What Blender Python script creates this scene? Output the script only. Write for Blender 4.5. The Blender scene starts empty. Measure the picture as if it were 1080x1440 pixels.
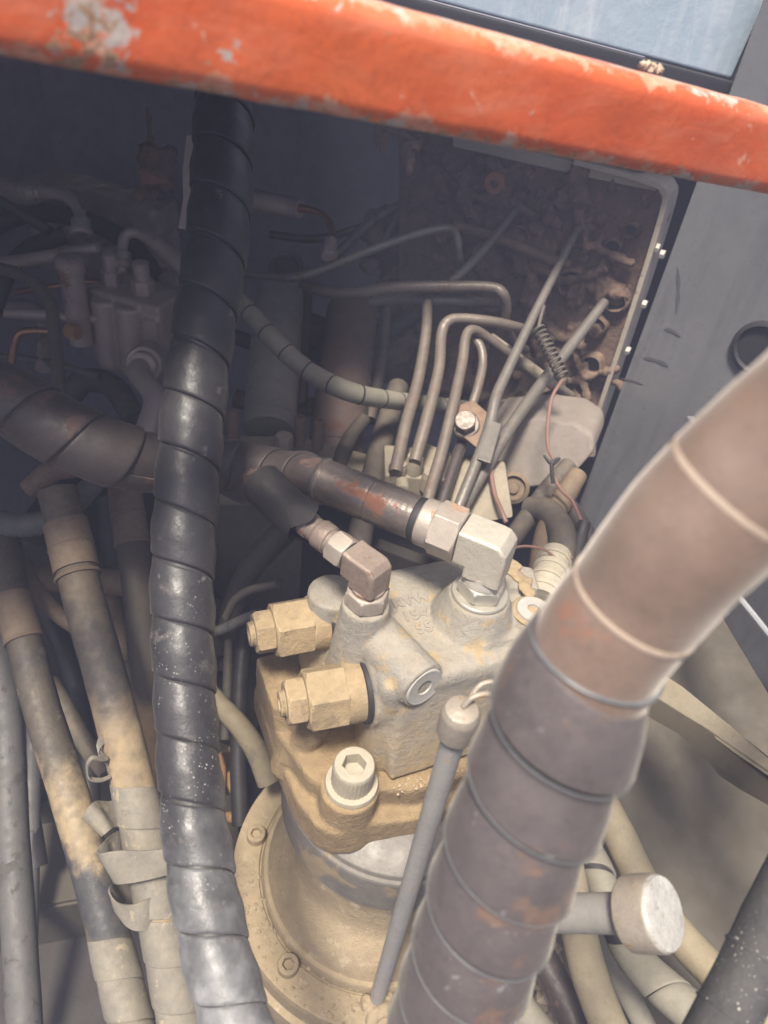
import bpy, bmesh, math, random
import numpy as np
from mathutils import Vector, noise as mnoise
random.seed(7)
rng = np.random.default_rng(7)
C = bpy.context.scene.collection
SC = bpy.context.scene

# ---------------------------------------------------------------- camera, world, sun, exposure
F = 1040.0                                   # focal length in pixels of the 1080 x 1440 photograph
CZ = 1.05                                    # camera height above the swing-motor flange
up = np.array([190, 1260, 1040.]); up /= np.linalg.norm(up)
fw = np.array([0, 0, -1.]); yv = fw - (fw @ up) * up; yv /= np.linalg.norm(yv)
RM = np.array([np.cross(yv, up), yv, up])    # camera -> world (world z is up, y away from the viewer)
cam_d = bpy.data.cameras.new("camera"); cam = bpy.data.objects.new("camera", cam_d); C.objects.link(cam)
from mathutils import Matrix
cam.matrix_world = Matrix.Translation((0, 0, CZ)) @ Matrix([list(r) for r in RM]).to_4x4()
cam_d.sensor_fit = 'VERTICAL'; cam_d.sensor_height = 36.0; cam_d.lens = 36.0 * F / 1440.0
cam_d.clip_start = 0.02; cam_d.clip_end = 200
cam_d.dof.use_dof = True; cam_d.dof.focus_distance = 0.80; cam_d.dof.aperture_fstop = 5.6
SC.camera = cam
SUN_EL, SUN_AZ = 67.0, 200.0                 # azimuth clockwise from +Y: the sun is behind the camera, high
w = bpy.data.worlds.new("World"); SC.world = w; w.use_nodes = True
nt = w.node_tree; sky = nt.nodes.new("ShaderNodeTexSky"); sky.sky_type = 'NISHITA'; sky.sun_disc = False
sky.sun_elevation = math.radians(SUN_EL); sky.sun_rotation = math.radians(SUN_AZ)
sky.dust_density = 6.0; sky.air_density = 0.7; sky.ozone_density = 0.6
bg = nt.nodes["Background"]; bg.inputs[1].default_value = 0.075
nt.links.new(sky.outputs[0], bg.inputs[0])
sun_d = bpy.data.lights.new("sun", 'SUN'); sun_d.energy = 4.8; sun_d.angle = math.radians(11); sun_d.color = (1.0, 0.915, 0.79)
sun = bpy.data.objects.new("sun", sun_d); C.objects.link(sun)
az, el = math.radians(SUN_AZ), math.radians(SUN_EL)
sdir = Vector((math.sin(az) * math.cos(el), math.cos(az) * math.cos(el), math.sin(el)))
sun.rotation_euler = sdir.to_track_quat('Z', 'Y').to_euler(); sun.location = sdir * 6
SC.view_settings.view_transform = 'Standard'; SC.view_settings.look = 'None'
SC.view_settings.exposure = 0.84; SC.view_settings.gamma = 1.0
SC.render.engine = 'CYCLES'; SC.cycles.use_denoising = True
SC.cycles.max_bounces = 6; SC.cycles.diffuse_bounces = 4; SC.cycles.glossy_bounces = 3

# ---------------------------------------------------------------- helpers
def P(x, y, d):
    "world point seen at photograph pixel (x, y), d metres along the optical axis"
    return RM @ np.array([(x - 540) / F * d, -(y - 720) / F * d, -d]) + np.array([0, 0, CZ])
def onz(x, y, z):
    r = RM @ np.array([(x - 540) / F, -(y - 720) / F, -1.0])
    return np.array([0, 0, CZ]) + r * ((z - CZ) / r[2])
def unit(v): v = np.asarray(v, float); return v / np.linalg.norm(v)
UP = np.array([0, 0, 1.0])

class MB:
    "collects geometry for ONE mesh"
    def __init__(s): s.v = []; s.f = []
    def add(s, v, f):
        b = len(s.v); s.v += [tuple(map(float, q)) for q in v]; s.f += [tuple(b + i for i in q) for q in f]; return s
    # --- primitives
    def loft(s, rings, caps=True):
        n = len(rings[0]); b = len(s.v)
        for r in rings: s.v += [tuple(map(float, q)) for q in r]
        for i in range(len(rings) - 1):
            for j in range(n):
                k = (j + 1) % n
                s.f.append((b + i*n + j, b + i*n + k, b + (i+1)*n + k, b + (i+1)*n + j))
        if caps:
            s.f.append(tuple(b + j for j in reversed(range(n))))
            m = b + (len(rings) - 1) * n
            s.f.append(tuple(m + j for j in range(n)))
        return s
    def lathe(s, o, a, prof, seg=36, caps=True, wob=None):
        "revolve (radius, height) pairs about axis a through o"
        o = np.asarray(o, float); a = unit(a); x, y = basis(a)
        rings = []
        for r, h in prof:
            rings.append([o + a*h + (x*math.cos(t) + y*math.sin(t)) * max(r, 1e-5) * (wob(t, h) if wob else 1) for t in np.linspace(0, 2*math.pi, seg, endpoint=False)])
        return s.loft(rings, caps)
    def nut(s, o, a, af, h0, h1, ch=0.12, rot=0.0, bore=0.0):
        "hexagon with the round chamfer real nuts have; af = half the distance across flats"
        o = np.asarray(o, float); a = unit(a); x, y = basis(a); n = 60
        th = np.linspace(0, 2*math.pi, n, endpoint=False) + rot
        hexr = af / np.cos((th - rot + math.pi/6) % (math.pi/3) - math.pi/6)
        c = af * ch * 2
        steps = [(h0, 0.97), (h0 + c*.35, 1.035), (h0 + c, 1.16), (h1 - c, 1.16), (h1 - c*.35, 1.035), (h1, 0.97)]
        rings = []
        for h, k in steps:
            rr = np.minimum(hexr, af * k)
            rings.append([o + a*h + (x*math.cos(t) + y*math.sin(t))*r for t, r in zip(th, rr)])
        if bore:
            for h in (h1, h1 - (h1 - h0)*.6):
                rings.append([o + a*h + (x*math.cos(t) + y*math.sin(t))*bore for t in th])
        return s.loft(rings, True)
    def box(s, c, ax, half, bev=0.0, seg=2):
        bm = bmesh.new(); bmesh.ops.create_cube(bm, size=2.0)
        ax = [np.asarray(q, float) for q in ax]
        for v in bm.verts: v.co = Vector([v.co.x*half[0], v.co.y*half[1], v.co.z*half[2]])
        if bev: bmesh.ops.bevel(bm, geom=list(bm.edges), offset=bev, segments=seg, affect='EDGES', profile=.5)
        bm.verts.index_update()
        vv = [np.asarray(c) + ax[0]*v.co.x + ax[1]*v.co.y + ax[2]*v.co.z for v in bm.verts]
        s.add(vv, [[q.index for q in f.verts] for f in bm.faces]); bm.free(); return s
    def prism(s, poly, d, bev=0.0, seg=2):
        "closed 3-D outline pushed along d, edges bevelled"
        bm = bmesh.new(); d = np.asarray(d, float)
        vs = [bm.verts.new(Vector(q)) for q in poly]; f = bm.faces.new(vs)
        r = bmesh.ops.extrude_face_region(bm, geom=[f])
        bmesh.ops.translate(bm, vec=Vector(d), verts=[q for q in r['geom'] if isinstance(q, bmesh.types.BMVert)])
        bmesh.ops.recalc_face_normals(bm, faces=bm.faces)
        if bev: bmesh.ops.bevel(bm, geom=list(bm.edges), offset=bev, segments=seg, affect='EDGES', profile=.5)
        bm.verts.index_update()
        s.add([v.co for v in bm.verts], [[q.index for q in f.verts] for f in bm.faces]); bm.free(); return s
    def hull(s, pts):
        bm = bmesh.new()
        for q in pts: bm.verts.new(Vector(q))
        r = bmesh.ops.convex_hull(bm, input=bm.verts)
        dead = [g for g in r['geom_interior'] if isinstance(g, bmesh.types.BMVert)]
        bmesh.ops.delete(bm, geom=dead, context='VERTS')
        bm.verts.index_update()
        s.add([v.co for v in bm.verts], [[q.index for q in f.verts] for f in bm.faces]); bm.free(); return s
    def blob(s, c, r, sub=2, rough=0.25, sc=None, seed=0, stretch=(1,1,1)):
        bm = bmesh.new(); bmesh.ops.create_icosphere(bm, subdivisions=sub, radius=1.0)
        bm.verts.index_update(); out = []
        for v in bm.verts:
            n = mnoise.noise(v.co*1.7 + Vector((seed*3.1, seed*1.7, 0))) + .5*mnoise.noise(v.co*4.1 + Vector((0, seed*2.3, seed)))
            k = r*(1 + rough*n)
            out.append(np.asarray(c) + np.array([v.co.x*stretch[0], v.co.y*stretch[1], v.co.z*stretch[2]])*k)
        s.add(out, [[q.index for q in f.verts] for f in bm.faces]); bm.free(); return s
    def tube(s, path, seg=18, caps=True, a=0.0, b=1.0, grow=0.0, wob=0.0):
        Cc, Rr, N, B = path.part(a, b)
        th = np.linspace(0, 2*math.pi, seg, endpoint=False); rings = []
        for i in range(len(Cc)):
            r = Rr[i] + grow
            if wob: r *= 1 + wob*mnoise.noise(Vector(Cc[i])*60)
            rings.append([Cc[i] + (N[i]*math.cos(t) + B[i]*math.sin(t))*r for t in th])
        return s.loft(rings, caps)
    # --- finish
    def mesh(s, name):
        me = bpy.data.meshes.new(name); me.from_pydata(s.v, [], s.f); me.validate(); return me
    def link(s, name, mat, parent=None, smooth=40, remesh=None, lump=None, flip=True):
        me = s.mesh(name)
        if flip:
            bm = bmesh.new(); bm.from_mesh(me); bmesh.ops.recalc_face_normals(bm, faces=bm.faces); bm.to_mesh(me); bm.free()
        o = bpy.data.objects.new(name, me); C.objects.link(o)
        if remesh:
            m = o.modifiers.new("r", 'REMESH'); m.mode = 'VOXEL'; m.voxel_size = remesh[0]
            m = o.modifiers.new("s", 'SMOOTH'); m.factor = .5; m.iterations = remesh[1]
            if lump:
                tx = bpy.data.textures.new(name, 'CLOUDS'); tx.noise_scale = lump[0]; tx.noise_depth = 3
                m = o.modifiers.new("d", 'DISPLACE'); m.texture = tx; m.strength = lump[1]; m.texture_coords = 'GLOBAL'
            dg = bpy.context.evaluated_depsgraph_get()
            me2 = bpy.data.meshes.new_from_object(o.evaluated_get(dg)); o.modifiers.clear(); o.data = me2; bpy.data.meshes.remove(me); me = me2
            me.name = name
        co = np.empty(len(me.vertices)*3); me.vertices.foreach_get("co", co); co = co.reshape(-1, 3)
        if parent is None:
            org = np.array([(co[:,0].min()+co[:,0].max())/2, (co[:,1].min()+co[:,1].max())/2, co[:,2].min()])
            o.location = org
        else:
            org = np.array(PLACE[parent.name]); o.parent = parent
        PLACE[o.name] = tuple(org)
        me.vertices.foreach_set("co", (co - org).ravel()); me.update()
        me.polygons.foreach_set("use_smooth", [True]*len(me.polygons))
        if not remesh:
            me.set_sharp_from_angle(angle=math.radians(smooth))
            if len(me.polygons) < 6000: wn = o.modifiers.new('weighted_normal', 'WEIGHTED_NORMAL'); wn.keep_sharp = True; wn.weight = 80
        me.materials.clear(); me.materials.append(mat)
        return o
PLACE = {}
def basis(a):
    a = unit(a); h = np.array([0, 0, 1.0]) if abs(a[2]) < .9 else np.array([1.0, 0, 0])
    x = unit(np.cross(h, a)); return x, np.cross(a, x)

class Path:
    "smooth centre line through points (x, y, d, width): pixel position, distance and pixel width in the photograph"
    def __init__(s, pts, n=10, world=False, rad=None):
        if world: q = np.array([list(p) + [r] for p, r in zip(pts, rad)], float)
        else: q = np.array([list(P(x, y, d)) + [wd*.5*d/F] for x, y, d, wd in pts], float)
        q = np.vstack([2*q[0]-q[1], q, 2*q[-1]-q[-2]]); out = []
        for i in range(1, len(q)-2):
            p0, p1, p2, p3 = q[i-1:i+3]
            for t in np.linspace(0, 1, n, endpoint=False):
                out.append(.5*(2*p1 + (p2-p0)*t + (2*p0-5*p1+4*p2-p3)*t*t + (3*p1-p0-3*p2+p3)*t**3))
        out.append(q[-2]); out = np.array(out); s.set(out[:, :3], np.maximum(out[:, 3], 1e-4))
    def set(s, Cc, Rr):
        s.C, s.R = Cc, Rr; n = len(Cc)
        T = np.gradient(Cc, axis=0); T /= np.linalg.norm(T, axis=1)[:, None]; s.T = T
        N = np.zeros_like(Cc); N[0] = basis(T[0])[0]
        for i in range(1, n):
            v = N[i-1] - T[i]*(N[i-1] @ T[i]); N[i] = v/np.linalg.norm(v)
        s.N = N; s.B = np.cross(T, N)
        s.S = np.concatenate([[0], np.cumsum(np.linalg.norm(np.diff(Cc, axis=0), axis=1))]); s.L = s.S[-1]
    def at(s, d):
        g = lambda A: np.array([np.interp(d, s.S, A[:, k]) for k in range(3)])
        return g(s.C), np.interp(d, s.S, s.R), unit(g(s.N)), unit(g(s.B)), unit(g(s.T))
    def part(s, a, b):
        d = np.unique(np.concatenate([[a*s.L], s.S[(s.S > a*s.L) & (s.S < b*s.L)], [b*s.L]]))
        L = [s.at(q) for q in d]
        return [l[0] for l in L], [l[1] for l in L], [l[2] for l in L], [l[3] for l in L]
    def near(s, x, y):
        "fraction of the length that is seen nearest to pixel (x, y)"
        c = (s.C - np.array([0, 0, CZ])) @ RM
        px = 540 + F*c[:, 0]/-c[:, 2]; py = 720 - F*c[:, 1]/-c[:, 2]
        return s.S[int(np.argmin((px-x)**2 + (py-y)**2))]/s.L
def ring(path, f, wd, grow, n=1):
    "collar round a hose at fraction f, wd metres long"
    m = MB(); L = path.L; a, b = max(0, f - wd/2/L), min(1, f + wd/2/L)
    e = (b - a)*.18
    Cc, Rr, N, B = path.part(a, b); th = np.linspace(0, 2*math.pi, 24, endpoint=False); rings = []
    rr = [Rr[0]*.98] + [r + grow*(.7 if i in (0, len(Rr)-1) else 1) for i, r in enumerate(Rr)] + [Rr[-1]*.98]
    idx = [0] + list(range(len(Rr))) + [len(Rr)-1]
    for r, i in zip(rr, idx): rings.append([Cc[i] + (N[i]*math.cos(t) + B[i]*math.sin(t))*r for t in th])
    return m.loft(rings, True)
def wrap(path, a, b, pitch, t, hand=1, gap=.05, tilt=.25, phase=0.0, bulges=(), jit=.03, seed=0, bow=.35):
    "one continuous spiral strip wound round the path between fractions a and b"
    m = MB(); L = path.L; s0, s1 = a*L, b*L; ST = 36
    turns = max(1, (s1 - s0)/pitch - 1); n = int(turns*ST)
    prof = [(0, -.6), (0, .55), (.015, .8), (.06, .95), (.2, 1.0), (.4, 1.0 + bow*.8), (.5, 1.0 + bow), (.6, 1.0 + bow*.8), (.8, 1.0), (.94, .95), (.985, .8), (1, .55), (1, -.6)]
    rows = []
    for i in range(n + 1):
        th = 2*math.pi*(i/ST) + phase; turn = i/ST
        j1 = jit*mnoise.noise(Vector((turn*1.3, seed, 0))); j2 = jit*mnoise.noise(Vector((turn*1.3, seed, 9)))
        row = []
        for v, h in prof:
            s = s0 + pitch*(turn + j1 + v*(1 - gap + j2))
            c, r, N, B, T = path.at(min(max(s, 0), L))
            rad = N*math.cos(hand*th) - B*math.sin(hand*th)
            hh = t*(h + tilt*(v - .5)*2 if h > 0 else h)
            q = c + rad*(r + hh)
            for k, off, dv, drop in bulges:
                x = turn + v*.25 - k
                if 0 <= x <= 1:
                    g = max(0.0, float(rad @ dv))**1.3
                    q = q + (dv*off + T*drop*(v-.3))*g
            row.append(q)
        rows.append(row)
    nv = len(prof); vs = [q for r in rows for q in r]; fs = []
    for i in range(n):
        for j in range(nv-1): fs.append((i*nv+j, i*nv+j+1, (i+1)*nv+j+1, (i+1)*nv+j))
        fs.append((i*nv+nv-1, i*nv, (i+1)*nv, (i+1)*nv+nv-1))
    fs.append(tuple(range(nv-1, -1, -1))); fs.append(tuple(n*nv + j for j in range(nv)))
    return m.add(vs, fs)

def wrap_edge(path, a, pitch, t, hand, tilt, phase, jit, seed, n_turn, rad):
    "thin helix along the rubbed lip of a spiral strip, carrying painted light and shade"
    pts = []; s0 = a*path.L; ST = 36
    for i in range(int(n_turn*ST)):
        th = 2*math.pi*i/ST + phase; turn = i/ST; j1 = jit*mnoise.noise(Vector((turn*1.3, seed, 0)))
        s = s0 + pitch*(turn + j1 + .985)
        if s > path.L*.995: break
        c, r, N, B, T = path.at(s); rd = N*math.cos(hand*th) - B*math.sin(hand*th); pts.append(c + rd*(r + t*(.8 + tilt*.97)))
    p = Path(pts, n=1, world=True, rad=[rad]*len(pts)); m = MB(); return m.tube(p, 6)
def tag(o, label=None, cat=None, group=None, kind=None):
    if label: o["label"] = label
    if cat: o["category"] = cat
    if group: o["group"] = group
    if kind: o["kind"] = kind
    return o
def thing(name, label, cat, loc, group=None):
    o = bpy.data.objects.new(name, None); C.objects.link(o); o.location = tuple(loc); o.empty_display_size = .02
    PLACE[o.name] = tuple(map(float, loc)); return tag(o, label, cat, group)
def struct(o): o["kind"] = "structure"; return o
def copy_thing(o, loc, label=None):
    c = o.copy(); C.objects.link(c); c.location = tuple(loc)
    if label: c["label"] = label
    for ch in list(o.children):
        k = ch.copy(); C.objects.link(k); k.parent = c
    return c

# ---------------------------------------------------------------- materials (colour, grain, dirt and wear; some light and shade painted in)
def MAT(name, base, base2=None, dust=None, dust_up=0.0, zdust=None, rough=.6, metal=0.0, ns=25, bump=.15, bs=350, specks=None, wear=None, mot=.5, coat=0.0, streak=None, attr=None, bands=(), sheen=0.0, edge=None):
    m = bpy.data.materials.new(name); m.use_nodes = True; t = m.node_tree; L = t.links; N = t.nodes
    bs_ = N["Principled BSDF"]
    tc = N.new("ShaderNodeTexCoord"); geo = N.new("ShaderNodeNewGeometry"); oi = N.new("ShaderNodeObjectInfo")
    off = N.new("ShaderNodeVectorMath"); off.operation = 'ADD'
    sc = N.new("ShaderNodeVectorMath"); sc.operation = 'SCALE'; sc.inputs[0].default_value = (3.1, 5.7, 7.3); L.new(oi.outputs["Random"], sc.inputs["Scale"])
    L.new(tc.outputs["Object"], off.inputs[0]); L.new(sc.outputs[0], off.inputs[1]); vec = off.outputs[0]
    def nz(scale, det=4, dist=0.0, v=vec, rg=.6):
        n = N.new("ShaderNodeTexNoise"); n.inputs["Scale"].default_value = scale; n.inputs["Detail"].default_value = det
        n.inputs["Roughness"].default_value = rg; n.inputs["Distortion"].default_value = dist; L.new(v, n.inputs["Vector"]); return n.outputs["Fac"]
    def mr(x, a, b, c=0.0, d=1.0):
        n = N.new("ShaderNodeMapRange"); L.new(x, n.inputs[0])
        for k, q in zip((1, 2, 3, 4), (a, b, c, d)): n.inputs[k].default_value = q
        return n.outputs[0]
    def ma(op, a, b):
        n = N.new("ShaderNodeMath"); n.operation = op
        for k, q in ((0, a), (1, b)):
            if isinstance(q, (int, float)): n.inputs[k].default_value = q
            else: L.new(q, n.inputs[k])
        return n.outputs[0]
    def mix(f, a, b):
        n = N.new("ShaderNodeMix"); n.data_type = 'RGBA'
        if isinstance(f, (int, float)): n.inputs[0].default_value = f
        else: L.new(f, n.inputs[0])
        for k, q in ((6, a), (7, b)):
            if isinstance(q, (tuple, list)): n.inputs[k].default_value = (*q, 1)
            else: L.new(q, n.inputs[k])
        return n.outputs[2]
    base2 = base2 or tuple(min(1, c*1.35) for c in base)
    n1 = nz(ns, 6, .4)
    col = mix(mr(n1, .5 - .22, .5 + .22), base, base2)
    n2 = nz(ns*4.3, 5)
    col = mix(ma('MULTIPLY', mr(n2, .45, .75), mot*.5), col, tuple(c*.55 for c in base))
    n3 = nz(ns*17, 3); col = mix(ma('MULTIPLY', mr(n3, .52, .72), mot*.45), col, tuple(c*.5 for c in base))
    n4 = nz(ns*.55, 4, .8); col = mix(ma('MULTIPLY', mr(n4, .45, .68), mot*.45), col, tuple(c*.62 for c in base2))
    rgh = mr(n2, .3, .7, max(.05, rough - .12), min(1, rough + .12))
    if wear:      # chipped or rusted patches with a shape of their own: (colour, colour 2, threshold, scale)
        for wc, wc2, th, ws in wear:
            k = nz(ws, 7, .3, rg=.65)
            if attr:
                an = N.new('ShaderNodeAttribute'); an.attribute_name = attr; k = ma('ADD', k, ma('MULTIPLY', an.outputs['Fac'], .16))
            f = mr(k, th, th + .035)
            col = mix(f, col, mix(mr(nz(ws*3, 3), .4, .6), wc, wc2)); rgh = ma('MAXIMUM', rgh, ma('MULTIPLY', f, .8))
    if streak:    # (colour, amount, stretch scale xyz)
        mp = N.new("ShaderNodeMapping"); mp.inputs["Scale"].default_value = streak[2]; L.new(vec, mp.inputs["Vector"])
        col = mix(ma('MULTIPLY', mr(nz(1.0, 5, .5, mp.outputs[0]), .48, .7), streak[1]), col, streak[0])
    if dust:
        sx = N.new("ShaderNodeSeparateXYZ"); L.new(geo.outputs["Normal"], sx.inputs[0])
        d = ma('MULTIPLY', mr(sx.outputs[2], -.2, .9), dust_up)
        if zdust:
            sp = N.new("ShaderNodeSeparateXYZ"); L.new(geo.outputs["Position"], sp.inputs[0])
            jz = ma('ADD', sp.outputs[2], ma('MULTIPLY', ma('SUBTRACT', nz(ns*.8, 5), .5), zdust[4] if len(zdust) > 4 else .12))
            d = ma('ADD', d, mr(jz, *zdust[:4]))
        f = ma('MULTIPLY', d, mr(nz(ns*1.7, 6, .2), .28, .62, .35, 1.0))
        f = ma('MINIMUM', f, 1.0)
        dc = mix(mr(nz(ns*2.5, 5), .35, .65), dust, tuple(c*.78 for c in dust))
        col = mix(f, col, dc); rgh = ma('MAXIMUM', rgh, ma('MULTIPLY', f, .92))
    for (bc, ba, z0, z1, z2, z3) in bands:     # rings of dirt round an upright hose
        sp = N.new("ShaderNodeSeparateXYZ"); L.new(geo.outputs["Position"], sp.inputs[0])
        jz = ma('ADD', sp.outputs[2], ma('MULTIPLY', ma('SUBTRACT', nz(ns*2, 5), .5), .05))
        f = ma('MULTIPLY', ma('MULTIPLY', mr(jz, z0, z1), mr(jz, z2, z3, 1, 0)), mr(nz(ns*3, 5), .35, .6, ba*.55, ba)); col = mix(f, col, bc)
    if specks:    # (colour, scale, radius, amount noise threshold, z-range or None)
        vo = N.new("ShaderNodeTexVoronoi"); vo.inputs["Scale"].default_value = specks[1]; L.new(vec, vo.inputs["Vector"])
        sv = N.new("ShaderNodeSeparateColor"); L.new(vo.outputs["Color"], sv.inputs[0])
        rad = ma('MULTIPLY', ma('POWER', sv.outputs[0], 2.5), specks[2])
        f = ma('LESS_THAN', vo.outputs["Distance"], rad)
        f = ma('MULTIPLY', f, mr(nz(ns*.6, 3), specks[3], specks[3] + .1))
        if len(specks) > 4:
            sp = N.new("ShaderNodeSeparateXYZ"); L.new(geo.outputs["Position"], sp.inputs[0])
            f = ma('MULTIPLY', f, ma('MULTIPLY', mr(sp.outputs[2], specks[4][0], specks[4][1]), mr(sp.outputs[2], specks[4][2], specks[4][3], 1, 0)))
        col = mix(f, col, specks[0]); rgh = ma('MAXIMUM', rgh, ma('MULTIPLY', f, .8))
    bev = None
    if edge:      # (colour, radius, amount): bare or rubbed convex edges, and edges that catch the light
        bev = N.new("ShaderNodeBevel"); bev.samples = 4; bev.inputs["Radius"].default_value = edge[1]
        dt = N.new("ShaderNodeVectorMath"); dt.operation = 'DOT_PRODUCT'; L.new(bev.outputs[0], dt.inputs[0]); L.new(geo.outputs["Normal"], dt.inputs[1])
        f = ma('MULTIPLY', mr(dt.outputs["Value"], .995, .90, 0, edge[2]), mr(nz(ns*2.2, 5), .36, .6)); col = mix(f, col, edge[0])
    L.new(col, bs_.inputs["Base Color"]); L.new(rgh, bs_.inputs["Roughness"]); bs_.inputs["Metallic"].default_value = metal
    if sheen: bs_.inputs['Sheen Weight'].default_value = sheen; bs_.inputs['Sheen Roughness'].default_value = .38; bs_.inputs['Sheen Tint'].default_value = (1, .95, .88, 1)
    if coat: bs_.inputs["Coat Weight"].default_value = coat; bs_.inputs["Coat Roughness"].default_value = .25
    if bump:
        bp = N.new("ShaderNodeBump"); bp.inputs["Strength"].default_value = bump; bp.inputs["Distance"].default_value = .004
        hb = ma('ADD', nz(bs, 4), ma('MULTIPLY', nz(bs*.18, 4), 1.5)); L.new(hb, bp.inputs["Height"])
        if bev: L.new(bev.outputs[0], bp.inputs["Normal"])
        L.new(bp.outputs[0], bs_.inputs["Normal"])
    return m
TAN = (.48, .35, .19); TAN2 = (.38, .30, .20); PALE = (.50, .47, .41); GREYD = (.33, .33, .31)
mt = {}
mt['cast'] = MAT('cast_iron_dusty', (.28, .275, .255), (.385, .372, .335), TAN, .20, (.36, .48, 1.0, .12, .12), rough=.68, ns=22, bump=.5, bs=900, mot=.8, wear=[((.42, .34, .225), (.36, .285, .185), .585, 34)])
mt['housing'] = MAT('housing_mud', (.235, .168, .098), (.37, .27, .155), (.45, .325, .175), .7, rough=.85, ns=24, bump=.7, bs=700, mot=.85)
mt['barrel'] = MAT('barrel_paint', (.165, .152, .138), (.215, .20, .178), TAN2, .06, rough=.5, ns=12, bump=.1, bs=300, mot=.8, wear=[((.30, .235, .155), (.26, .205, .14), .60, 14)])
mt['flange'] = MAT('flange_mud', (.31, .243, .155), (.45, .36, .235), (.47, .37, .235), .55, rough=.85, ns=18, bump=.4, bs=420, mot=.85, wear=[((.32, .29, .24), (.26, .235, .195), .585, 18), ((.50, .42, .30), (.42, .34, .24), .61, 40)])
mt['tan'] = MAT('tan_caked_metal', (.32, .238, .135), (.43, .325, .19), (.46, .355, .22), .4, rough=.85, ns=36, bump=.4, bs=600, mot=.9, wear=[((.225, .17, .105), (.28, .21, .13), .57, 46)], edge=((.56, .46, .31), .0022, .8))
mt['pale'] = MAT('pale_dusty_metal', (.38, .335, .25), (.48, .43, .335), (.50, .45, .35), .5, rough=.8, ns=40, bump=.3, bs=700, mot=.6, edge=((.60, .56, .46), .0018, .7))
mt['plug'] = MAT('plug_grey', (.36, .35, .33), (.44, .43, .40), (.5, .45, .36), .35, rough=.6, ns=40, bump=.08, wear=[((.45, .38, .27), (.4, .34, .25), .6, 90)])
mt['zinc'] = MAT('zinc_forging', (.56, .52, .43), (.64, .60, .51), (.60, .54, .42), .3, rough=.40, metal=.35, ns=30, bump=.3, bs=800, mot=.35, edge=((.70, .67, .60), .0022, .6))
mt['zincnut'] = MAT('zinc_nut', (.48, .46, .40), (.58, .56, .50), (.55, .48, .36), .3, rough=.4, metal=.55, ns=30, bump=.08, mot=.3, edge=((.68, .65, .58), .0018, .7))
mt['thread'] = MAT('bright_thread', (.55, .52, .46), rough=.35, metal=.5, bump=.02)
mt['oldsteel'] = MAT('stained_steel', (.24, .18, .15), (.34, .275, .235), (.40, .32, .24), .35, rough=.48, metal=.25, ns=50, bump=.2, mot=.9, wear=[((.17, .085, .06), (.24, .125, .08), .58, 60)], edge=((.48, .42, .36), .0020, .8))
mt['crimp'] = MAT('crimp_collar_steel', (.12, .10, .095), (.21, .175, .155), (.28, .23, .18), .25, rough=.36, metal=.45, ns=40, bump=.1, mot=.7, wear=[((.32, .14, .08), (.25, .11, .07), .555, 22)], edge=((.42, .36, .31), .0015, .8))
mt['swnut'] = MAT('swivel_nut_steel', (.34, .29, .25), (.46, .41, .35), (.5, .42, .33), .3, rough=.5, metal=.3, ns=40, bump=.1, wear=[((.34, .19, .12), (.40, .25, .17), .6, 45)], edge=((.56, .51, .45), .0020, .8))
mt['black'] = MAT('black_rubber', (.022, .022, .025), (.036, .035, .038), (.16, .14, .12), .25, rough=.5, ns=25, bump=.08)
mt['blackclean'] = MAT('black_rubber_clean', (.02, .019, .02), (.034, .031, .031), (.14, .12, .1), .08, rough=.5, ns=30, bump=.1, mot=.7)
mt['blackdust'] = MAT('black_rubber_dusty', (.055, .05, .048), (.085, .078, .072), TAN2, .30, rough=.65, ns=30, bump=.12)
mt['wrapc'] = MAT('spiral_wrap_black', (.018, .016, .019), (.031, .028, .031), (.38, .39, .39), .08, (.35, .475, 1.15, .0, .08), rough=.44, ns=30, bump=.10, mot=.9, specks=((.38, .365, .335), 430, .36, .49, (.38, .44, .53, .62)), wear=[((.085, .072, .07), (.06, .05, .048), .60, 24), ((.15, .145, .14), (.10, .095, .092), .655, 60)], sheen=.12)
mt['wrapbig'] = MAT('spiral_wrap_big', (.080, .068, .070), (.122, .102, .10), (.235, .225, .225), .24, rough=.42, ns=30, bump=.12, bs=260, wear=[((.15, .085, .058), (.115, .078, .062), .565, 18), ((.21, .20, .20), (.16, .155, .155), .645, 70), ((.045, .04, .042), (.06, .05, .05), .62, 34)], specks=((.36, .29, .22), 420, .22, .50), mot=1.0, sheen=.2)
mt['sleeve'] = MAT('hose_sleeve_big', (.165, .112, .085), (.235, .165, .13), (.42, .36, .31), .28, rough=.34, ns=20, bump=.05, wear=[((.25, .105, .065), (.20, .105, .07), .585, 14)], mot=.7, coat=.25, sheen=.55)
mt['seam'] = MAT('cream_band', (.42, .33, .25), (.48, .39, .31), rough=.6, bump=.05)
mt['wraph'] = MAT('spiral_wrap_brown', (.042, .033, .032), (.070, .055, .052), (.16, .13, .115), .22, rough=.52, ns=30, bump=.12, mot=.9, wear=[((.15, .085, .065), (.10, .06, .05), .595, 22)], sheen=.15)
mt['wrapt'] = MAT('spiral_wrap_tan', (.15, .143, .125), (.225, .21, .178), (.36, .305, .21), .40, rough=.7, ns=34, bump=.16, mot=.9, wear=[((.10, .10, .098), (.14, .138, .128), .575, 26), ((.34, .29, .2), (.3, .26, .18), .60, 40)])
mt['hosea'] = MAT('hose_dusty_black', (.045, .039, .034), (.085, .071, .058), (.30, .25, .175), .25, (.13, .17, .5, .0, .05), rough=.62, ns=28, bump=.14, mot=.9, streak=((.03, .03, .034), .9, (10, 10, 70)), bands=(((.33, .255, .155), .95, .185, .20, .222, .24), ((.042, .046, .055), .9, .15, .165, .185, .2)), wear=[((.2, .165, .115), (.16, .13, .095), .60, 45)])
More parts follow.
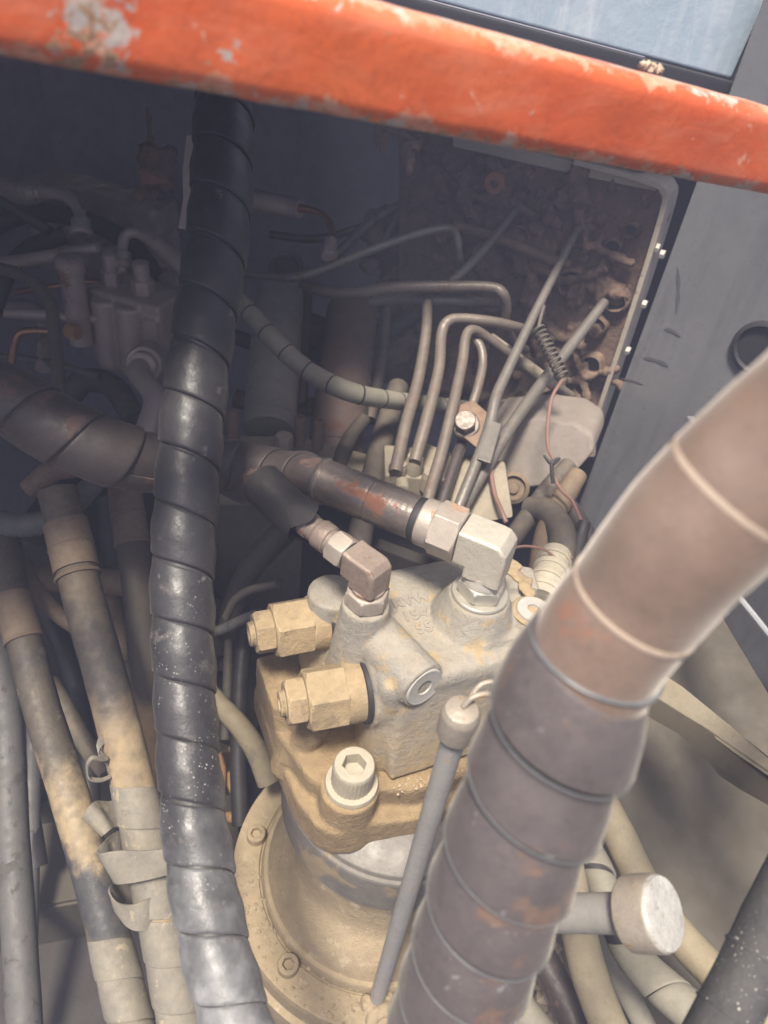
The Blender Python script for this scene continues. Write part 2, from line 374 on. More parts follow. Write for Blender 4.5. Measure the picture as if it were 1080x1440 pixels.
mt['hoseb'] = MAT('hose_brown_tan', (.062, .051, .042), (.115, .093, .073), (.34, .262, .16), .25, (.33, .356, .95, .08, .03), rough=.65, ns=26, bump=.14, mot=.9, streak=((.035, .035, .038), .85, (12, 12, 60)), bands=(((.042, .04, .042), .8, .352, .362, .395, .42),), wear=[((.1, .09, .078), (.14, .12, .095), .585, 40)])
mt['hosec'] = MAT('hose_tan_low', (.060, .052, .046), (.082, .07, .06), (.46, .31, .15), .1, (.247, .258, 1.0, .0, .012), rough=.7, ns=14, bump=.08, mot=.7)
mt['collar'] = MAT('hose_collar_brown', (.15, .108, .075), (.215, .157, .108), (.31, .235, .155), .4, rough=.7, ns=34, bump=.14, mot=.9)
mt['greyhose'] = MAT('grey_hose', (.075, .076, .080), (.115, .115, .117), (.19, .17, .135), .3, (.05, .3, .12, .0, .1), rough=.6, ns=20, bump=.12, mot=.9, wear=[((.04, .04, .042), (.055, .055, .055), .57, 40)])
mt['tanhose'] = MAT('tan_hose', (.25, .21, .135), (.33, .28, .185), (.38, .32, .21), .4, rough=.75, ns=16, bump=.1, mot=.8, wear=[((.17, .155, .125), (.19, .17, .13), .58, 18)])
mt['tanhose2'] = MAT('greyish_tan_hose', (.20, .19, .155), (.29, .27, .215), (.38, .34, .255), .4, rough=.75, ns=18, bump=.08, mot=.6)
mt['pipe'] = MAT('brown_steel_pipe', (.14, .115, .095), (.205, .172, .145), (.31, .26, .205), .35, rough=.45, metal=.2, ns=34, bump=.16, mot=.95, wear=[((.15, .095, .068), (.17, .115, .085), .585, 40)])
mt['pipeg'] = MAT('grey_steel_pipe', (.14, .13, .12), (.205, .19, .172), (.31, .27, .22), .35, rough=.45, metal=.25, ns=34, bump=.16, mot=.95, wear=[((.16, .11, .08), (.14, .1, .078), .59, 40)])
mt['copper'] = MAT('copper_tube', (.42, .22, .13), (.52, .29, .18), rough=.35, metal=.8, ns=40, bump=.05)
mt['rust'] = MAT('rusty_casting', (.095, .060, .052), (.18, .112, .09), (.32, .23, .155), .40, (.42, .66, .50, .05, .2), rough=.85, ns=36, bump=.55, bs=220, mot=1.0, wear=[((.25, .135, .09), (.19, .105, .078), .57, 28), ((.024, .02, .02), (.04, .03, .026), .60, 40)])
mt['rustedge'] = MAT('cover_rim_paint', (.42, .37, .30), (.50, .45, .37), (.5, .43, .33), .4, rough=.6, ns=30, bump=.15, wear=[((.25, .16, .1), (.3, .2, .13), .62, 40)])
mt['orange'] = MAT('orange_paint', (.62, .092, .020), (.70, .15, .042), (.60, .40, .27), .08, rough=.34, ns=9, bump=.10, bs=190, coat=.12, mot=.6, attr='worn',
    wear=[((.64, .32, .21), (.56, .22, .12), .62, 30), ((.42, .37, .34), (.50, .43, .37), .665, 48), ((.44, .30, .18), (.26, .13, .07), .675, 150)], streak=((.70, .24, .13), .55, (16, 16, 46)))
mt['greypanel'] = MAT('grey_side_panel', (.155, .158, .166), (.19, .193, .20), (.24, .22, .2), .15, rough=.34, ns=5, bump=.06, bs=90, mot=.5, streak=((.09, .09, .095), .6, (30, 30, 3)))
mt['blue'] = MAT('sky_tint_blue_cover', (.40, .52, .62), (.52, .63, .71), (.6, .62, .63), .25, rough=.35, ns=9, bump=.16, bs=50, mot=.3, streak=((.70, .76, .80), .7, (36, 36, 7)))  # sky reflection and its pale glint painted into the blue
mt['dark'] = MAT('dark_seal_and_shade', (.028, .027, .03), rough=.6, bump=.1)  # near-black rubber, also the tone for shaded gaps and holes
mt['bulk'] = MAT('veil_tint_bulkhead', (.44, .43, .50), (.50, .485, .55), (.40, .38, .38), .2, rough=.7, ns=6, bump=.1, bs=60, mot=.7)  # pale blue-grey carries the lens-glare veil in its colour
mt['shade_deck'] = MAT('shade_deck_underside', (.12, .13, .17), rough=.8, ns=6, bump=.1)
mt['floor'] = MAT('dusty_floor_plate', (.068, .058, .041), (.09, .078, .057), (.14, .115, .08), .28, rough=.75, ns=6, bump=.10, bs=160, mot=.35, wear=[((.14, .09, .058), (.15, .11, .075), .66, 7)])
mt['frame'] = MAT('tan_frame_steel', (.30, .255, .18), (.38, .33, .24), (.44, .38, .28), .35, rough=.8, ns=12, bump=.16, mot=.6, wear=[((.30, .17, .09), (.27, .18, .12), .615, 22)])
mt['filter'] = MAT('grey_filter_can', (.26, .25, .235), (.31, .298, .272), (.38, .32, .24), .2, (.25, .40, .7, .0, .06), rough=.5, ns=12, bump=.05, mot=.8)
mt['filterr'] = MAT('brown_filter_can', (.17, .115, .095), (.23, .165, .14), (.32, .25, .19), .2, rough=.55, ns=12, bump=.08, mot=.8, wear=[((.22, .11, .075), (.18, .1, .075), .59, 12)])
mt['valve'] = MAT('valve_block_brown', (.46, .36, .33), (.58, .48, .44), (.6, .52, .46), .45, rough=.38, metal=.15, ns=22, bump=.15, mot=.6, wear=[((.30, .15, .10), (.34, .2, .14), .60, 20)])
mt['mani'] = MAT('pale_manifold', (.26, .225, .17), (.34, .295, .225), (.40, .34, .25), .4, rough=.75, ns=26, bump=.2, mot=.6)
mt['mount'] = MAT('grey_brown_mount', (.20, .172, .15), (.25, .218, .19), (.34, .285, .23), .3, rough=.7, ns=12, bump=.12, mot=.7)
mt['baydark'] = MAT('bay_dark_ground', (.035, .032, .03), (.06, .052, .045), (.12, .1, .08), .2, rough=.8, ns=6, bump=.2)  # near-black tone stands for the deep shade low in the bay
mt['trim'] = MAT('dull_trim', (.30, .31, .32), rough=.5, bump=.05)
mt['wrapedge'] = MAT('lit_worn_wrap_edge', (.115, .125, .138), (.16, .165, .17), rough=.45, bump=.05)  # bluish light on the rubbed lip is put into the colour
mt['rustnut'] = MAT('red_rust_nut', (.34, .14, .08), (.44, .2, .12), rough=.8, ns=60, bump=.3)
mt['scuff'] = MAT('dull_scuff', (.085, .085, .09), rough=.6, bump=.1)
mt['wire'] = MAT('pink_copper_wire', (.22, .125, .10), (.28, .16, .13), rough=.5, bump=.05)
mt['white'] = MAT('white_bolt_head', (.66, .62, .53), (.74, .70, .62), rough=.6, ns=60, bump=.1)
mt['pinhead'] = MAT('pin_end_face', (.46, .455, .43), (.62, .615, .585), (.5, .47, .4), .1, rough=.5, metal=.1, ns=40, bump=.4, bs=260, mot=.9, wear=[((.30, .28, .245), (.38, .36, .32), .585, 60)])
mt['pin'] = MAT('pin_shaft', (.27, .26, .245), (.36, .345, .32), (.47, .43, .36), .45, rough=.5, metal=.2, ns=26, bump=.1)
mt['rod'] = MAT('grey_painted_rod', (.31, .305, .295), (.37, .36, .345), (.46, .39, .29), .25, rough=.5, ns=26, bump=.1, mot=.5, specks=((.6, .58, .52), 500, .25, .45), wear=[((.42, .35, .25), (.36, .31, .24), .60, 40)])
mt['cap'] = MAT('dull_steel_cap', (.33, .29, .245), (.42, .375, .32), (.50, .42, .31), .4, rough=.42, metal=.25, ns=45, bump=.2, mot=.7, wear=[((.36, .25, .14), (.28, .2, .13), .59, 60)], edge=((.58, .53, .46), .002, .7))
mt['braid'] = MAT('black_braided_cover', (.03, .03, .033), (.05, .05, .053), (.20, .18, .15), .2, rough=.7, ns=30, bump=.35, bs=700, specks=((.45, .42, .38), 380, .3, .5))
mt['clod'] = MAT('dried_mud', (.42, .33, .23), (.52, .44, .34), rough=.95, ns=90, bump=.5, bs=300)
mt['orangebit'] = MAT('orange_brown_chain', (.42, .22, .09), (.50, .29, .14), (.5, .36, .2), .3, rough=.75, ns=40, bump=.2)

# ---------------------------------------------------------------- setting
m = MB()
m.box((0.3, 1.0, -.35), (np.array([1,0,0]), np.array([0,1,0]), UP), (3, 2.6, .02)); struct(m.link('ground', mt['baydark']))
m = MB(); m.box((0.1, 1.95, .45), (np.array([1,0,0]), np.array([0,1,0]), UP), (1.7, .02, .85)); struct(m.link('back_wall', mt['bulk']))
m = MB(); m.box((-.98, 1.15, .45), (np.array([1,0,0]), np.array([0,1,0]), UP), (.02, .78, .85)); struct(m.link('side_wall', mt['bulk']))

# orange beam and the unseen deck behind it, shaped to steer the light
beam_pts = [(-150, 57, .2915), (60, 94, .319), (300, 136, .351), (540, 178, .3937), (680, 203, .421), (810, 228, .452), (945, 253, .49), (1080, 277, .545), (1280, 312, .645)]
A, Bp = P(-150, 57, .2915), P(1280, 312, .645); bx = unit(Bp - A)
bz = unit(UP - bx*(UP @ bx)); by = unit(np.cross(bz, bx))            # by points away from the viewer
bl = np.linalg.norm(Bp - A); H, D = .053, .055
beam = thing('painted_beam', 'orange painted steel beam with chipped worn edges across the top', 'beam', (A + Bp)/2)
m = MB(); prof = []
def rr(h0, h1, d0, d1, r, n=5):
    out = []
    for (cx, cy, a0) in ((d0 + r, h0 + r, 180), (d1 - r, h0 + r, 270), (d1 - r, h1 - r, 0), (d0 + r, h1 - r, 90)):
        for k in range(n): t = math.radians(a0 + 90*k/(n-1)); out.append((cx + r*math.cos(t), cy + r*math.sin(t)))
    return out
pr = rr(0, H, 0, D, .010, 6)
pr2 = []
for k in range(len(pr)):
    a_, b_ = np.array(pr[k]), np.array(pr[(k+1) % len(pr)]); nn_ = max(1, int(np.linalg.norm(b_ - a_)/.006))
    pr2 += [tuple(a_ + (b_ - a_)*q_/nn_) for q_ in range(nn_)]
pr = pr2
rings = []
for u in np.linspace(-.35, 1.75, 440):
    c = A + bx*bl*u
    rings.append([c + by*(dd + .0007*mnoise.noise(Vector((u*22, hh*40, dd*40)))) + bz*(hh + .0006*mnoise.noise(Vector((u*26, hh*50, 5)))) for dd, hh in pr])
m.loft(rings); bo = m.link('beam_body', mt['orange'], beam)
at_ = bo.data.attributes.new('worn', 'FLOAT', 'POINT')      # where the paint is rubbed away: along both edges and in two old patches
for i, v in enumerate(bo.data.vertices):
    q_ = np.array(v.co) + np.array(PLACE[beam.name]) - A; h_ = q_ @ bz; l_ = q_ @ bx; px_ = (l_/bl)
    e_ = max(0, 1 - abs(h_ - 0)/.012)*1.0 + max(0, 1 - abs(h_ - H)/.010)*.9
    pt_ = 1.2*max(0, 1 - abs(l_ - .072 - .1*(h_ - .03))/.026) + .35*max(0, 1 - abs(l_ - .13)/.05)*max(0, 1 - h_/.03)
    at_.data[i].value = min(1.0, e_ + pt_)
m = MB(); dk = lambda l, d_: A + bx*l + by*d_ + bz*.010
m.prism([dk(-.6, .11), dk(bl*.34, .12), dk(bl*.46, .52), dk(bl*.50 + 1.2, .56), dk(bl*.50 + 1.2, 1.65), dk(-.6, 1.65)], bz*.008); struct(m.link('shade_deck', mt['shade_deck']))  # unseen; outline notched to shade the left bay and let sun in right
m = MB(); q = P(958, 108, .50) + by*.03
for k in range(9): m.blob(q + bx*(k-4)*.0022 + bz*random.uniform(-.001, .0015), .0032, 1, .5, seed=k)
tag(m.link('mud_clod', mt['clod']), 'small crumbly dried mud clod lying on top of the orange beam', 'mud clod')

# pale blue cover standing on the deck, black seal under it, dark post beside it
a, b = P(560, -12, .80), P(1030, 112, 1.0); hx = unit(b - a); hz = unit(UP - hx*(UP @ hx)); hy = np.cross(hz, hx); ln = np.linalg.norm(b - a)
cov = thing('cover_panel', 'pale blue glossy panel above the orange beam, black seal along its foot', 'panel', (a + b)/2)
m = MB(); rings = []
m.box((a + b)/2 - hx*.2 + hz*.35 + hy*.01, (hx, hy, hz), (ln/2 + .2, .008, .35), .004); m.link('panel_sheet', mt['blue'], cov)
m = MB(); m.box((a + b)/2 - hx*.2 - hz*.012 + hy*.004, (hx, hy, hz), (ln/2 + .22, .013, .0105), .004); m.link('rubber_seal', mt['dark'], cov)
q = P(1047, 112, 1.0); m = MB(); m.box(q + hz*.3, (hx, hy, hz), (.012, .02, .34), .004)
tag(m.link('door_post', mt['dark']), 'narrow black upright post between blue panel and grey side panel', 'post')

# grey side panel on the right
a = P(910, 450, 1.16); a[2] = 0; hx = unit(np.array([.80, -.60, 0])); hy = np.array([.60, .80, 0])
pan = thing('side_panel', 'large scuffed grey sheet metal panel standing upright on the right side', 'panel', a + hx*.5)
m = MB(); m.box(a + hx*.50 + UP*.52, (hx, hy, UP), (.50, .006, .62), .003); m.link('panel_sheet', mt['greypanel'], pan)
def on_plane(x, y, o, n):
    r = P(x, y, 1.0) - np.array([0, 0, CZ]); return np.array([0, 0, CZ]) + r*(((o - np.array([0,0,CZ])) @ n)/(r @ n))
fo = a - hy*.0065
q = on_plane(1070, 490, fo, hy); m = MB(); m.lathe(q, -hy, [(.040, -.002), (.040, .006), (.034, .008), (.031, .004), (.031, .0002)], 40); m.link('port_rim', mt['dark'], pan)
m = MB(); m.lathe(q, -hy, [(.0305, .0004), (.030, .0012), (.001, .0012)], 40); m.link('port_disc', mt['black'], pan)  # black disc painted as the dark inside of an open cutout
for (x0, y0, x1, y1, wd) in ((953, 375, 951, 440, .005), (935, 462, 957, 474, .004), (905, 503, 940, 515, .005), (872, 532, 905, 541, .003)):
    p0, p1 = on_plane(x0, y0, fo, hy), on_plane(x1, y1, fo, hy); dv = p1 - p0; nv = unit(np.cross(dv, hy))*wd
    m = MB(); n = 9; top = []; bot = []
    for k in range(n):
        u = k/(n-1); ww = math.sin(math.pi*u)**.6*(.6 + .5*mnoise.noise(Vector((u*3, x0, 0)))) + .05
        cc = p0 + dv*u + nv*.5*math.sin(3*u); top.append(cc + nv*ww); bot.append(cc - nv*ww)
    m.prism(top + bot[::-1], -hy*.0005); m.link('scuff_mark', mt['scuff'], pan)
# lower grey panel and its light edge trim, right
q0, q1 = P(935, 860, .95), P(1110, 1010, .72)
lx = unit((q1 - q0)*np.array([1,1,0])); 
m = MB(); cc_ = (q0+q1)/2 + np.array([.06, .10, .03]); hz2 = .075
m.box(np.array([cc_[0], cc_[1], cc_[2] + .075 - hz2]), (lx, np.cross(UP, lx), UP), (.26, .006, hz2), .003)
low = m.link('lower_side_panel', mt['greypanel']); tag(low, 'dark grey lower panel behind the thick wrapped hose, right edge', 'panel')
pt = Path([(1035, 835, .60, 9), (1062, 868, .60, 9), (1100, 915, .60, 9), (1250, 1095, .60, 9), (1500, 1390, .60, 9)]); m = MB(); m.tube(pt, 8)
tag(m.link('edge_trim', mt['trim']), 'thin pale metal trim line slanting below the thick hose at right', 'trim')

# ---------------------------------------------------------------- swing motor
c0 = np.array([.0647, .501, 0.0]); ya = math.radians(27)
S = np.array([math.cos(ya), math.sin(ya), 0]); T = np.array([math.sin(ya), -math.cos(ya), 0])
def mo(s, t, z): return c0 + S*s + T*t + UP*z
motor = thing('hydraulic_motor', 'dusty grey and tan hydraulic swing motor with valve block on top', 'motor', c0)
AX = (S, T, UP)
# cast valve block
m = MB()
m.box(mo(.035, -.03, .41), AX, (.103, .078, .078), .012)
m.hull([mo(s, t, z) for s, t, z in ((-.058, .03, .35), (-.05, .064, .35), (.05, .062, .35), (.135, .045, .35), (.135, -.1, .35), (-.058, -.1, .35), (-.062, .040, .455), (-.045, .050, .455), (.05, .046, .47), (.128, .04, .47), (.128, -.1, .47), (-.062, -.1, .47))])
def cyl(m, p, q, r0, r1=None, seg=28):
    p, q = np.asarray(p), np.asarray(q); return m.lathe(p, q - p, [(r0, 0), (r1 or r0, np.linalg.norm(q - p))], seg)
cyl(m, mo(-.058, -.045, .485), mo(-.0285, .047, .482), .0255)
cyl(m, mo(-.062, -.03, .40), mo(-.062, -.03, .527), .036, .0235)
cyl(m, mo(.056, -.014, .45), mo(.056, -.014, .5225), .062, .031)
cyl(m, mo(.109, .011, .45), mo(.109, .011, .506), .034, .0215)
cyl(m, mo(-.075, -.085, .38), mo(-.075, -.085, .492), .032, .026)
m.hull([mo(s, t, z) for s, t, z in ((.11, -.075, .45), (.16, -.055, .45), (.15, -.02, .45), (.10, -.03, .45), (.115, -.075, .497), (.153, -.058, .497), (.143, -.026, .497), (.108, -.035, .497))])
cyl(m, mo(-.03, -.082, .45), mo(-.074, -.083, .45), .037)
cyl(m, mo(-.03, .010, .44), mo(-.069, .008, .44), .038)
# slope from the hump down to the lettered flat, and the web to the right boss
m.hull([mo(s, t, z) for s, t, z in ((.02, .046, .45), (.125, .036, .45), (.11, -.05, .45), (.03, -.05, .45), (.045, .03, .495), (.10, .028, .495), (.10, -.03, .50), (.045, -.03, .50))])
m.link('valve_block', mt['cast'], motor, remesh=(.0022, 10), lump=(.020, .0004))
# lower cast housing with the bolt ears
m = MB()
lowo = [(-.150, -.12), (-.148, -.03), (-.142, .035), (-.131, .068), (-.115, .083), (-.096, .086), (-.076, .084), (-.05, .090), (-.02, .096), (.02, .092), (.06, .082), (.10, .085), (.13, .08), (.15, .05), (.15, -.12), (.10, -.16), (-.10, -.16)]
m.prism([mo(s, t, .268) for s, t in lowo], UP*.045, .004)
upo = [(-.148, -.12), (-.146, -.03), (-.130, .03), (-.11, .055), (-.09, .065), (-.055, .068), (-.03, .079), (.03, .078), (.08, .072), (.14, .05), (.145, -.12), (.1, -.15), (-.1, -.15)]
m.prism([mo(s, t, .29) for s, t in upo], UP*.055, .006)
cyl(m, mo(-.092, .054, .268), mo(-.092, .054, .347), .034, .0305)
m.hull([mo(s, t, z) for s, t, z in ((-.147, -.12, .30), (-.146, -.02, .30), (-.09, .02, .30), (0, 0, .30), (0, -.12, .30), (-.149, -.115, .372), (-.148, -.045, .372), (-.10, -.005, .362), (0, 0, .38), (0, -.12, .38))])
cyl(m, mo(-.14, -.02, .29), mo(-.105, -.005, .385), .018, .014)
cyl(m, mo(-.13, -.05, .29), mo(-.10, -.04, .395), .016, .012)
m.link('lower_housing', mt['housing'], motor, remesh=(.0024, 5), lump=(.018, .0010))
# barrel
m = MB(); m.lathe(c0, UP, [(.118, .14), (.118, .184), (.137, .185), (.140, .189), (.140, .246), (.138, .2495), (.1345, .2500), (.1335, .2535), (.1342, .2560), (.1330, .2590), (.085, .292)], 96)
m.link('barrel', mt['barrel'], motor)
# neck, dome and flange
m = MB(); m.lathe(c0, UP, [(.20, -.006), (.2035, -.010), (.2035, -.040), (.199, -.043), (.199, -.050), (.209, -.054), (.209, -.12), (.20, -.125)], 96, False)
m.lathe(c0, UP, [(.2035, -.010), (.2020, -.001), (.2000, .0005), (.1660, .0), (.1645, -.003), (.1625, -.003), (.1615, .001), (.1605, .009), (.1585, .0115), (.1535, .0125), (.1515, .017), (.149, .027), (.143, .040), (.134, .053), (.125, .064), (.1195, .078), (.1185, .10), (.1185, .16)], 96, False)
m.link('base_flange', mt['flange'], motor)
m = MB(); q = c0 + np.array([-.15, .125, .0]); m.hull([q + np.array(v) for v in ((-.035, -.03, -.02), (.03, -.03, -.02), (.05, .05, -.02), (-.02, .05, -.02), (-.02, -.015, .012), (.02, -.02, .012), (.05, .05, .06), (.0, .05, .05))])
m.link('flange_lug', mt['flange'], motor, remesh=(.003, 4))
# bolts
def socket_bolt(p, r, h, mat, name='socket_bolt', washer=True, rot=0.3, k=.56):
    m = MB(); hx = r*k; n = 120; th = np.linspace(0, 2*math.pi, n, endpoint=False)
    hexr = hx*.866/np.cos((th - rot + math.pi/6) % (math.pi/3) - math.pi/6); x, y = basis(UP); rings = []
    for R_, z, kn in ((r, 0, 1), (r*1.0, h*.78, 1), (r*.985, h*.86, 0), (r*.96, h*.94, 0), (r*.92, h*.985, 0), (r*.87, h, 0)): rings.append([p + UP*z + (x*math.cos(t) + y*math.sin(t))*R_*(1 + .013*kn*(1 if (i_ % 4) < 2 else -1)) for i_, t in enumerate(th)])
    for kz, z in ((1.08, h*.999), (1.0, h*.93), (1.0, h*.50), (.25, h*.46)): rings.append([p + UP*z + (x*math.cos(t) + y*math.sin(t))*q*kz for t, q in zip(th, hexr)])
    m.loft(rings); o = m.link(name, mat, motor, smooth=35)
    if washer:
        m = MB(); m.lathe(p, UP, [(r*.9, -.008), (r*1.28, -.008), (r*1.3, -.004), (r*1.25, .0), (r*.9, .001)], 40); m.link('washer', mat, motor)
    return o
q = mo(-.090, .053, .354); socket_bolt(q, .0215, .032, mt['pale'])
b1 = None
for k in range(6):
    an = math.radians(-124 + 60*k); p = c0 + np.array([math.cos(an), math.sin(an), 0])*.177
    if b1 is None: b1 = socket_bolt(p, .0135, .013, mt['flange'], 'flange_bolt', False); b1o = p
    else:
        o = b1.copy(); C.objects.link(o); o.location = tuple(p - b1o); PLACE[o.name] = PLACE[b1.name]
m = MB()
for k in range(150):
    an = rng.uniform(-3.0, -.6); rr_ = rng.uniform(.158, .2); q = c0 + np.array([math.cos(an)*rr_, math.sin(an)*rr_, .0012]); m.blob(q, float(rng.uniform(.0010, .0032)), 1, .6, seed=k, stretch=(1, 1, .6))
for k in range(70): m.blob(mo(rng.uniform(-.05, .06), rng.uniform(.062, .078), .3455), float(rng.uniform(.0008, .0024)), 1, .6, seed=k, stretch=(1, 1, .6))
o = m.link('mud_crumbs', mt['flange'], motor); o['kind'] = 'stuff'
# relief valves on the left face: (round collar, long hexagon, lock nut, threaded stub)
for (r0, tip, kk) in (((463, 872, .45), (352, 892, .45), 1.0), ((513, 970, .44), (395, 990, .44), 1.03)):
    p, q = onz(*r0), onz(*tip); a = unit(q - p); L = np.linalg.norm(q - p)
    m = MB(); m.lathe(p, a, [(.026*kk, -.012), (.0295*kk, -.010), (.0300*kk, -.004), (.0300*kk, L*.24), (.0285*kk, L*.27), (.02, L*.275)], 44); m.link('valve_collar', mt['tan'], motor)
    m = MB(); m.lathe(p, a, [(.0325*kk, -.012), (.0325*kk, .0045), (.0305*kk, .0055), (.028*kk, .0056)], 44); m.link('collar_gap_ring', mt['dark'], motor)  # dark ring drawn for the gap line where collar meets block
    m = MB(); m.nut(p, a, .0272*kk, L*.24, L*.73, .05, .25); m.link('valve_hexagon', mt['tan'], motor, smooth=25)
    m = MB(); m.nut(p, a, .0205*kk, L*.71, L*.955, .07, .5); m.link('lock_nut', mt['tan'], motor, smooth=25)
    m = MB(); m.lathe(p, a, [(.0135, L*.9), (.0135, L*.965), (.0125, L*.97), (.0135, L*.98), (.0125, L*.99), (.0135, L*1.0), (.012, L*1.02), (.0075, L*1.02), (.007, L*.98), (.001, L*.98)], 32); m.link('adjuster_stud', mt['tan'], motor)
# plugs
p = mo(-.0275, .0475, .481); a = unit(T*.97 + S*.24 + UP*.10); m = MB()
m.lathe(p, a, [(.0195, -.008), (.0215, -.006), (.0215, .0015), (.0205, .0028), (.019, .0030), (.0185, .0026), (.0085, .0026), (.0080, -.002), (.0075, -.004), (.001, -.004)], 44)
m.link('port_disc', mt['plug'], motor)
m = MB(); m.lathe(p, a, [(.0215, -.004), (.0238, -.004), (.0242, -.001), (.0232, .0008), (.0217, .0008)], 44); m.link('plug_seat', mt['cast'], motor)
p = mo(.109, .011, .5065); m = MB(); m.lathe(p, UP, [(.0165, -.004), (.0178, -.002), (.0178, .004), (.0168, .0052), (.0065, .0052), (.006, .001), (.001, .001)], 40); m.link('port_disc', mt['plug'], motor)
m = MB(); m.lathe(p, UP, [(.0175, -.002), (.0215, -.001), (.0222, .0008), (.0205, .0022), (.0180, .0022)], 40); m.link('plug_seat', mt['tan'], motor)
m = MB()
for k in range(7): m.blob(mo(.128 + .004*math.sin(k*2), -.07 + .008*k, .4985), .0085, 2, .35, seed=k, stretch=(1, 1, .35))
m.link('caked_mud', mt['tan'], motor, remesh=(.0016, 3))
# cast lettering
for row, (txt, st, tt) in enumerate((("KVW", -.020, -.047), ("15-A7", -.017, -.027), ("5586", -.010, -.008))):
    cu = bpy.data.curves.new("lettering", 'FONT'); cu.body = txt; cu.size = .0185; cu.extrude = .0030; cu.offset = .0004; cu.bevel_depth = .0003; cu.space_character = 1.05; cu.resolution_u = 2
    o = bpy.data.objects.new("cast_letters", cu); C.objects.link(o)
    rm_ = o.modifiers.new("r", 'REMESH'); rm_.mode = 'VOXEL'; rm_.voxel_size = .0009; sm_ = o.modifiers.new("s", 'SMOOTH'); sm_.iterations = 7
    me = bpy.data.meshes.new_from_object(o.evaluated_get(bpy.context.evaluated_depsgraph_get())); bpy.data.objects.remove(o)
    o = bpy.data.objects.new("cast_letters", me); C.objects.link(o); o.parent = motor; me.materials.clear(); me.materials.append(mt['cast'])
    M4 = Matrix([list(S), list(-T), [0, 0, 1]]).transposed().to_4x4(); M4.translation = Vector(mo(st, tt, .4868) - c0); o.matrix_local = M4

# elbow fittings on top of the motor
def curved_elbow(m, p0, p1, p2, half, n=7, bevel=.28):
    "forged square-section elbow from p0 up to p1 and out to p2"
    p0, p1, p2 = map(np.asarray, (p0, p1, p2)); d0, d1 = unit(p1 - p0), unit(p2 - p1); side = unit(np.cross(d0, d1))
    sec = rr(-half, half, -half, half, half*bevel, 4); rings = []; d1 = unit(d1 - d0*(d1 @ d0))
    def rg(c, nrm): rings.append([c + side*a_ + nrm*b_ for a_, b_ in sec])
    o0 = -d1; o1 = d0
    rg(p0, o0)
    pv_ = p1 - d0*half + d1*half                      # inner corner; the section swings round it
    for ph in (4, 18, 30, 38.5, 45, 51.5, 60, 72, 86):
        f_ = math.radians(ph); out_ = unit(d0*math.sin(f_) - d1*math.cos(f_)); k_ = 2*min(1/max(math.cos(f_), math.sin(f_)), 1.24)
        rings.append([pv_ + side*a_ + out_*((b_/half + 1)/2*k_*half) for a_, b_ in sec])
    rg(p1 + d1*half*1.06, o1)
    rg(p2, o1); m.loft(rings)
    return m
pb = mo(.056, -.014, .5225); arm = onz(690, 768, .583); arm2 = onz(540, 707, .583); ad = unit(arm2 - arm); arm = pb + UP*.062
el2 = thing('elbow_fitting', 'bright zinc forged elbow joining the long rusty hose to the motor top', 'pipe elbow', pb)
m = MB(); m.lathe(pb, UP, [(.018, -.002), (.0285, -.001), (.0295, .002), (.0285, .0045), (.02, .005)], 44); m.link('washer', mt['zincnut'], el2)
m = MB(); m.nut(pb, UP, .0218, .004, .0215, .08, .15); m.link('hex_nut', mt['zincnut'], el2, smooth=25)
m = MB(); m.lathe(pb, UP, [(.017, .02), (.0215, .0215), (.0215, .026), (.0195, .029), (.0195, .034), (.01, .034)], 40); m.link('collar_ring', mt['thread'], el2)
m = MB(); curved_elbow(m, pb + UP*.031, arm, arm + ad*.031, .0192, bevel=.17); m.link('elbow_body', mt['zinc'], el2, smooth=30)
m = MB(); prof = [(.012, .03), (.0195, .0342)]
for k in range(4): prof += [(.0195, .036 + k*.0025), (.0182, .0372 + k*.0025)]
prof += [(.0182, .05), (.01, .05)]
m.lathe(arm, ad, prof, 40); m.link('thread_neck', mt['thread'], el2)
E2END = arm + ad*.044; E2DIR = ad
pb = mo(-.062, -.030, .527); a1, a2 = onz(525, 795, .565), onz(448, 742, .565); ad1 = unit(a2 - a1 + UP*.004); c1_ = pb + UP*.042
el1 = thing('elbow_fitting', 'small brown stained elbow fitting on the motor corner beside two brass valves', 'pipe elbow', pb)
el1["label"] = 'small brown stained elbow fitting rising from the left corner of the motor top'
m = MB(); m.nut(pb, UP, .0192, 0, .019, .08, .35); m.link('hex_nut', mt['swnut'], el1, smooth=25)
m = MB(); m.lathe(pb, UP, [(.012, .017), (.0165, .0185), (.0165, .023), (.012, .024)], 36); m.link('collar_ring', mt['oldsteel'], el1)
m = MB(); curved_elbow(m, pb + UP*.023, c1_, c1_ + ad1*.024, .0150, bevel=.26); m.link('elbow_body', mt['oldsteel'], el1, smooth=30)
m = MB(); m.nut(c1_, ad1, .0150, .027, .048, .09, .2); m.link('swivel_nut', mt['swnut'], el1, smooth=25)
m = MB(); m.lathe(c1_, ad1, [(.010, .046), (.0125, .048), (.0125, .052), (.0145, .053), (.0150, .057), (.0150, .066), (.0140, .068), (.0125, .069), (.0125, .078), (.0135, .079), (.0135, .086), (.01, .09)], 36); m.link('hose_tail', mt['oldsteel'], el1)
E1END = c1_ + ad1*.082; E1DIR = ad1

# grey grease tube in front of the motor
gb = onz(530, 1405, .0); tdir = UP
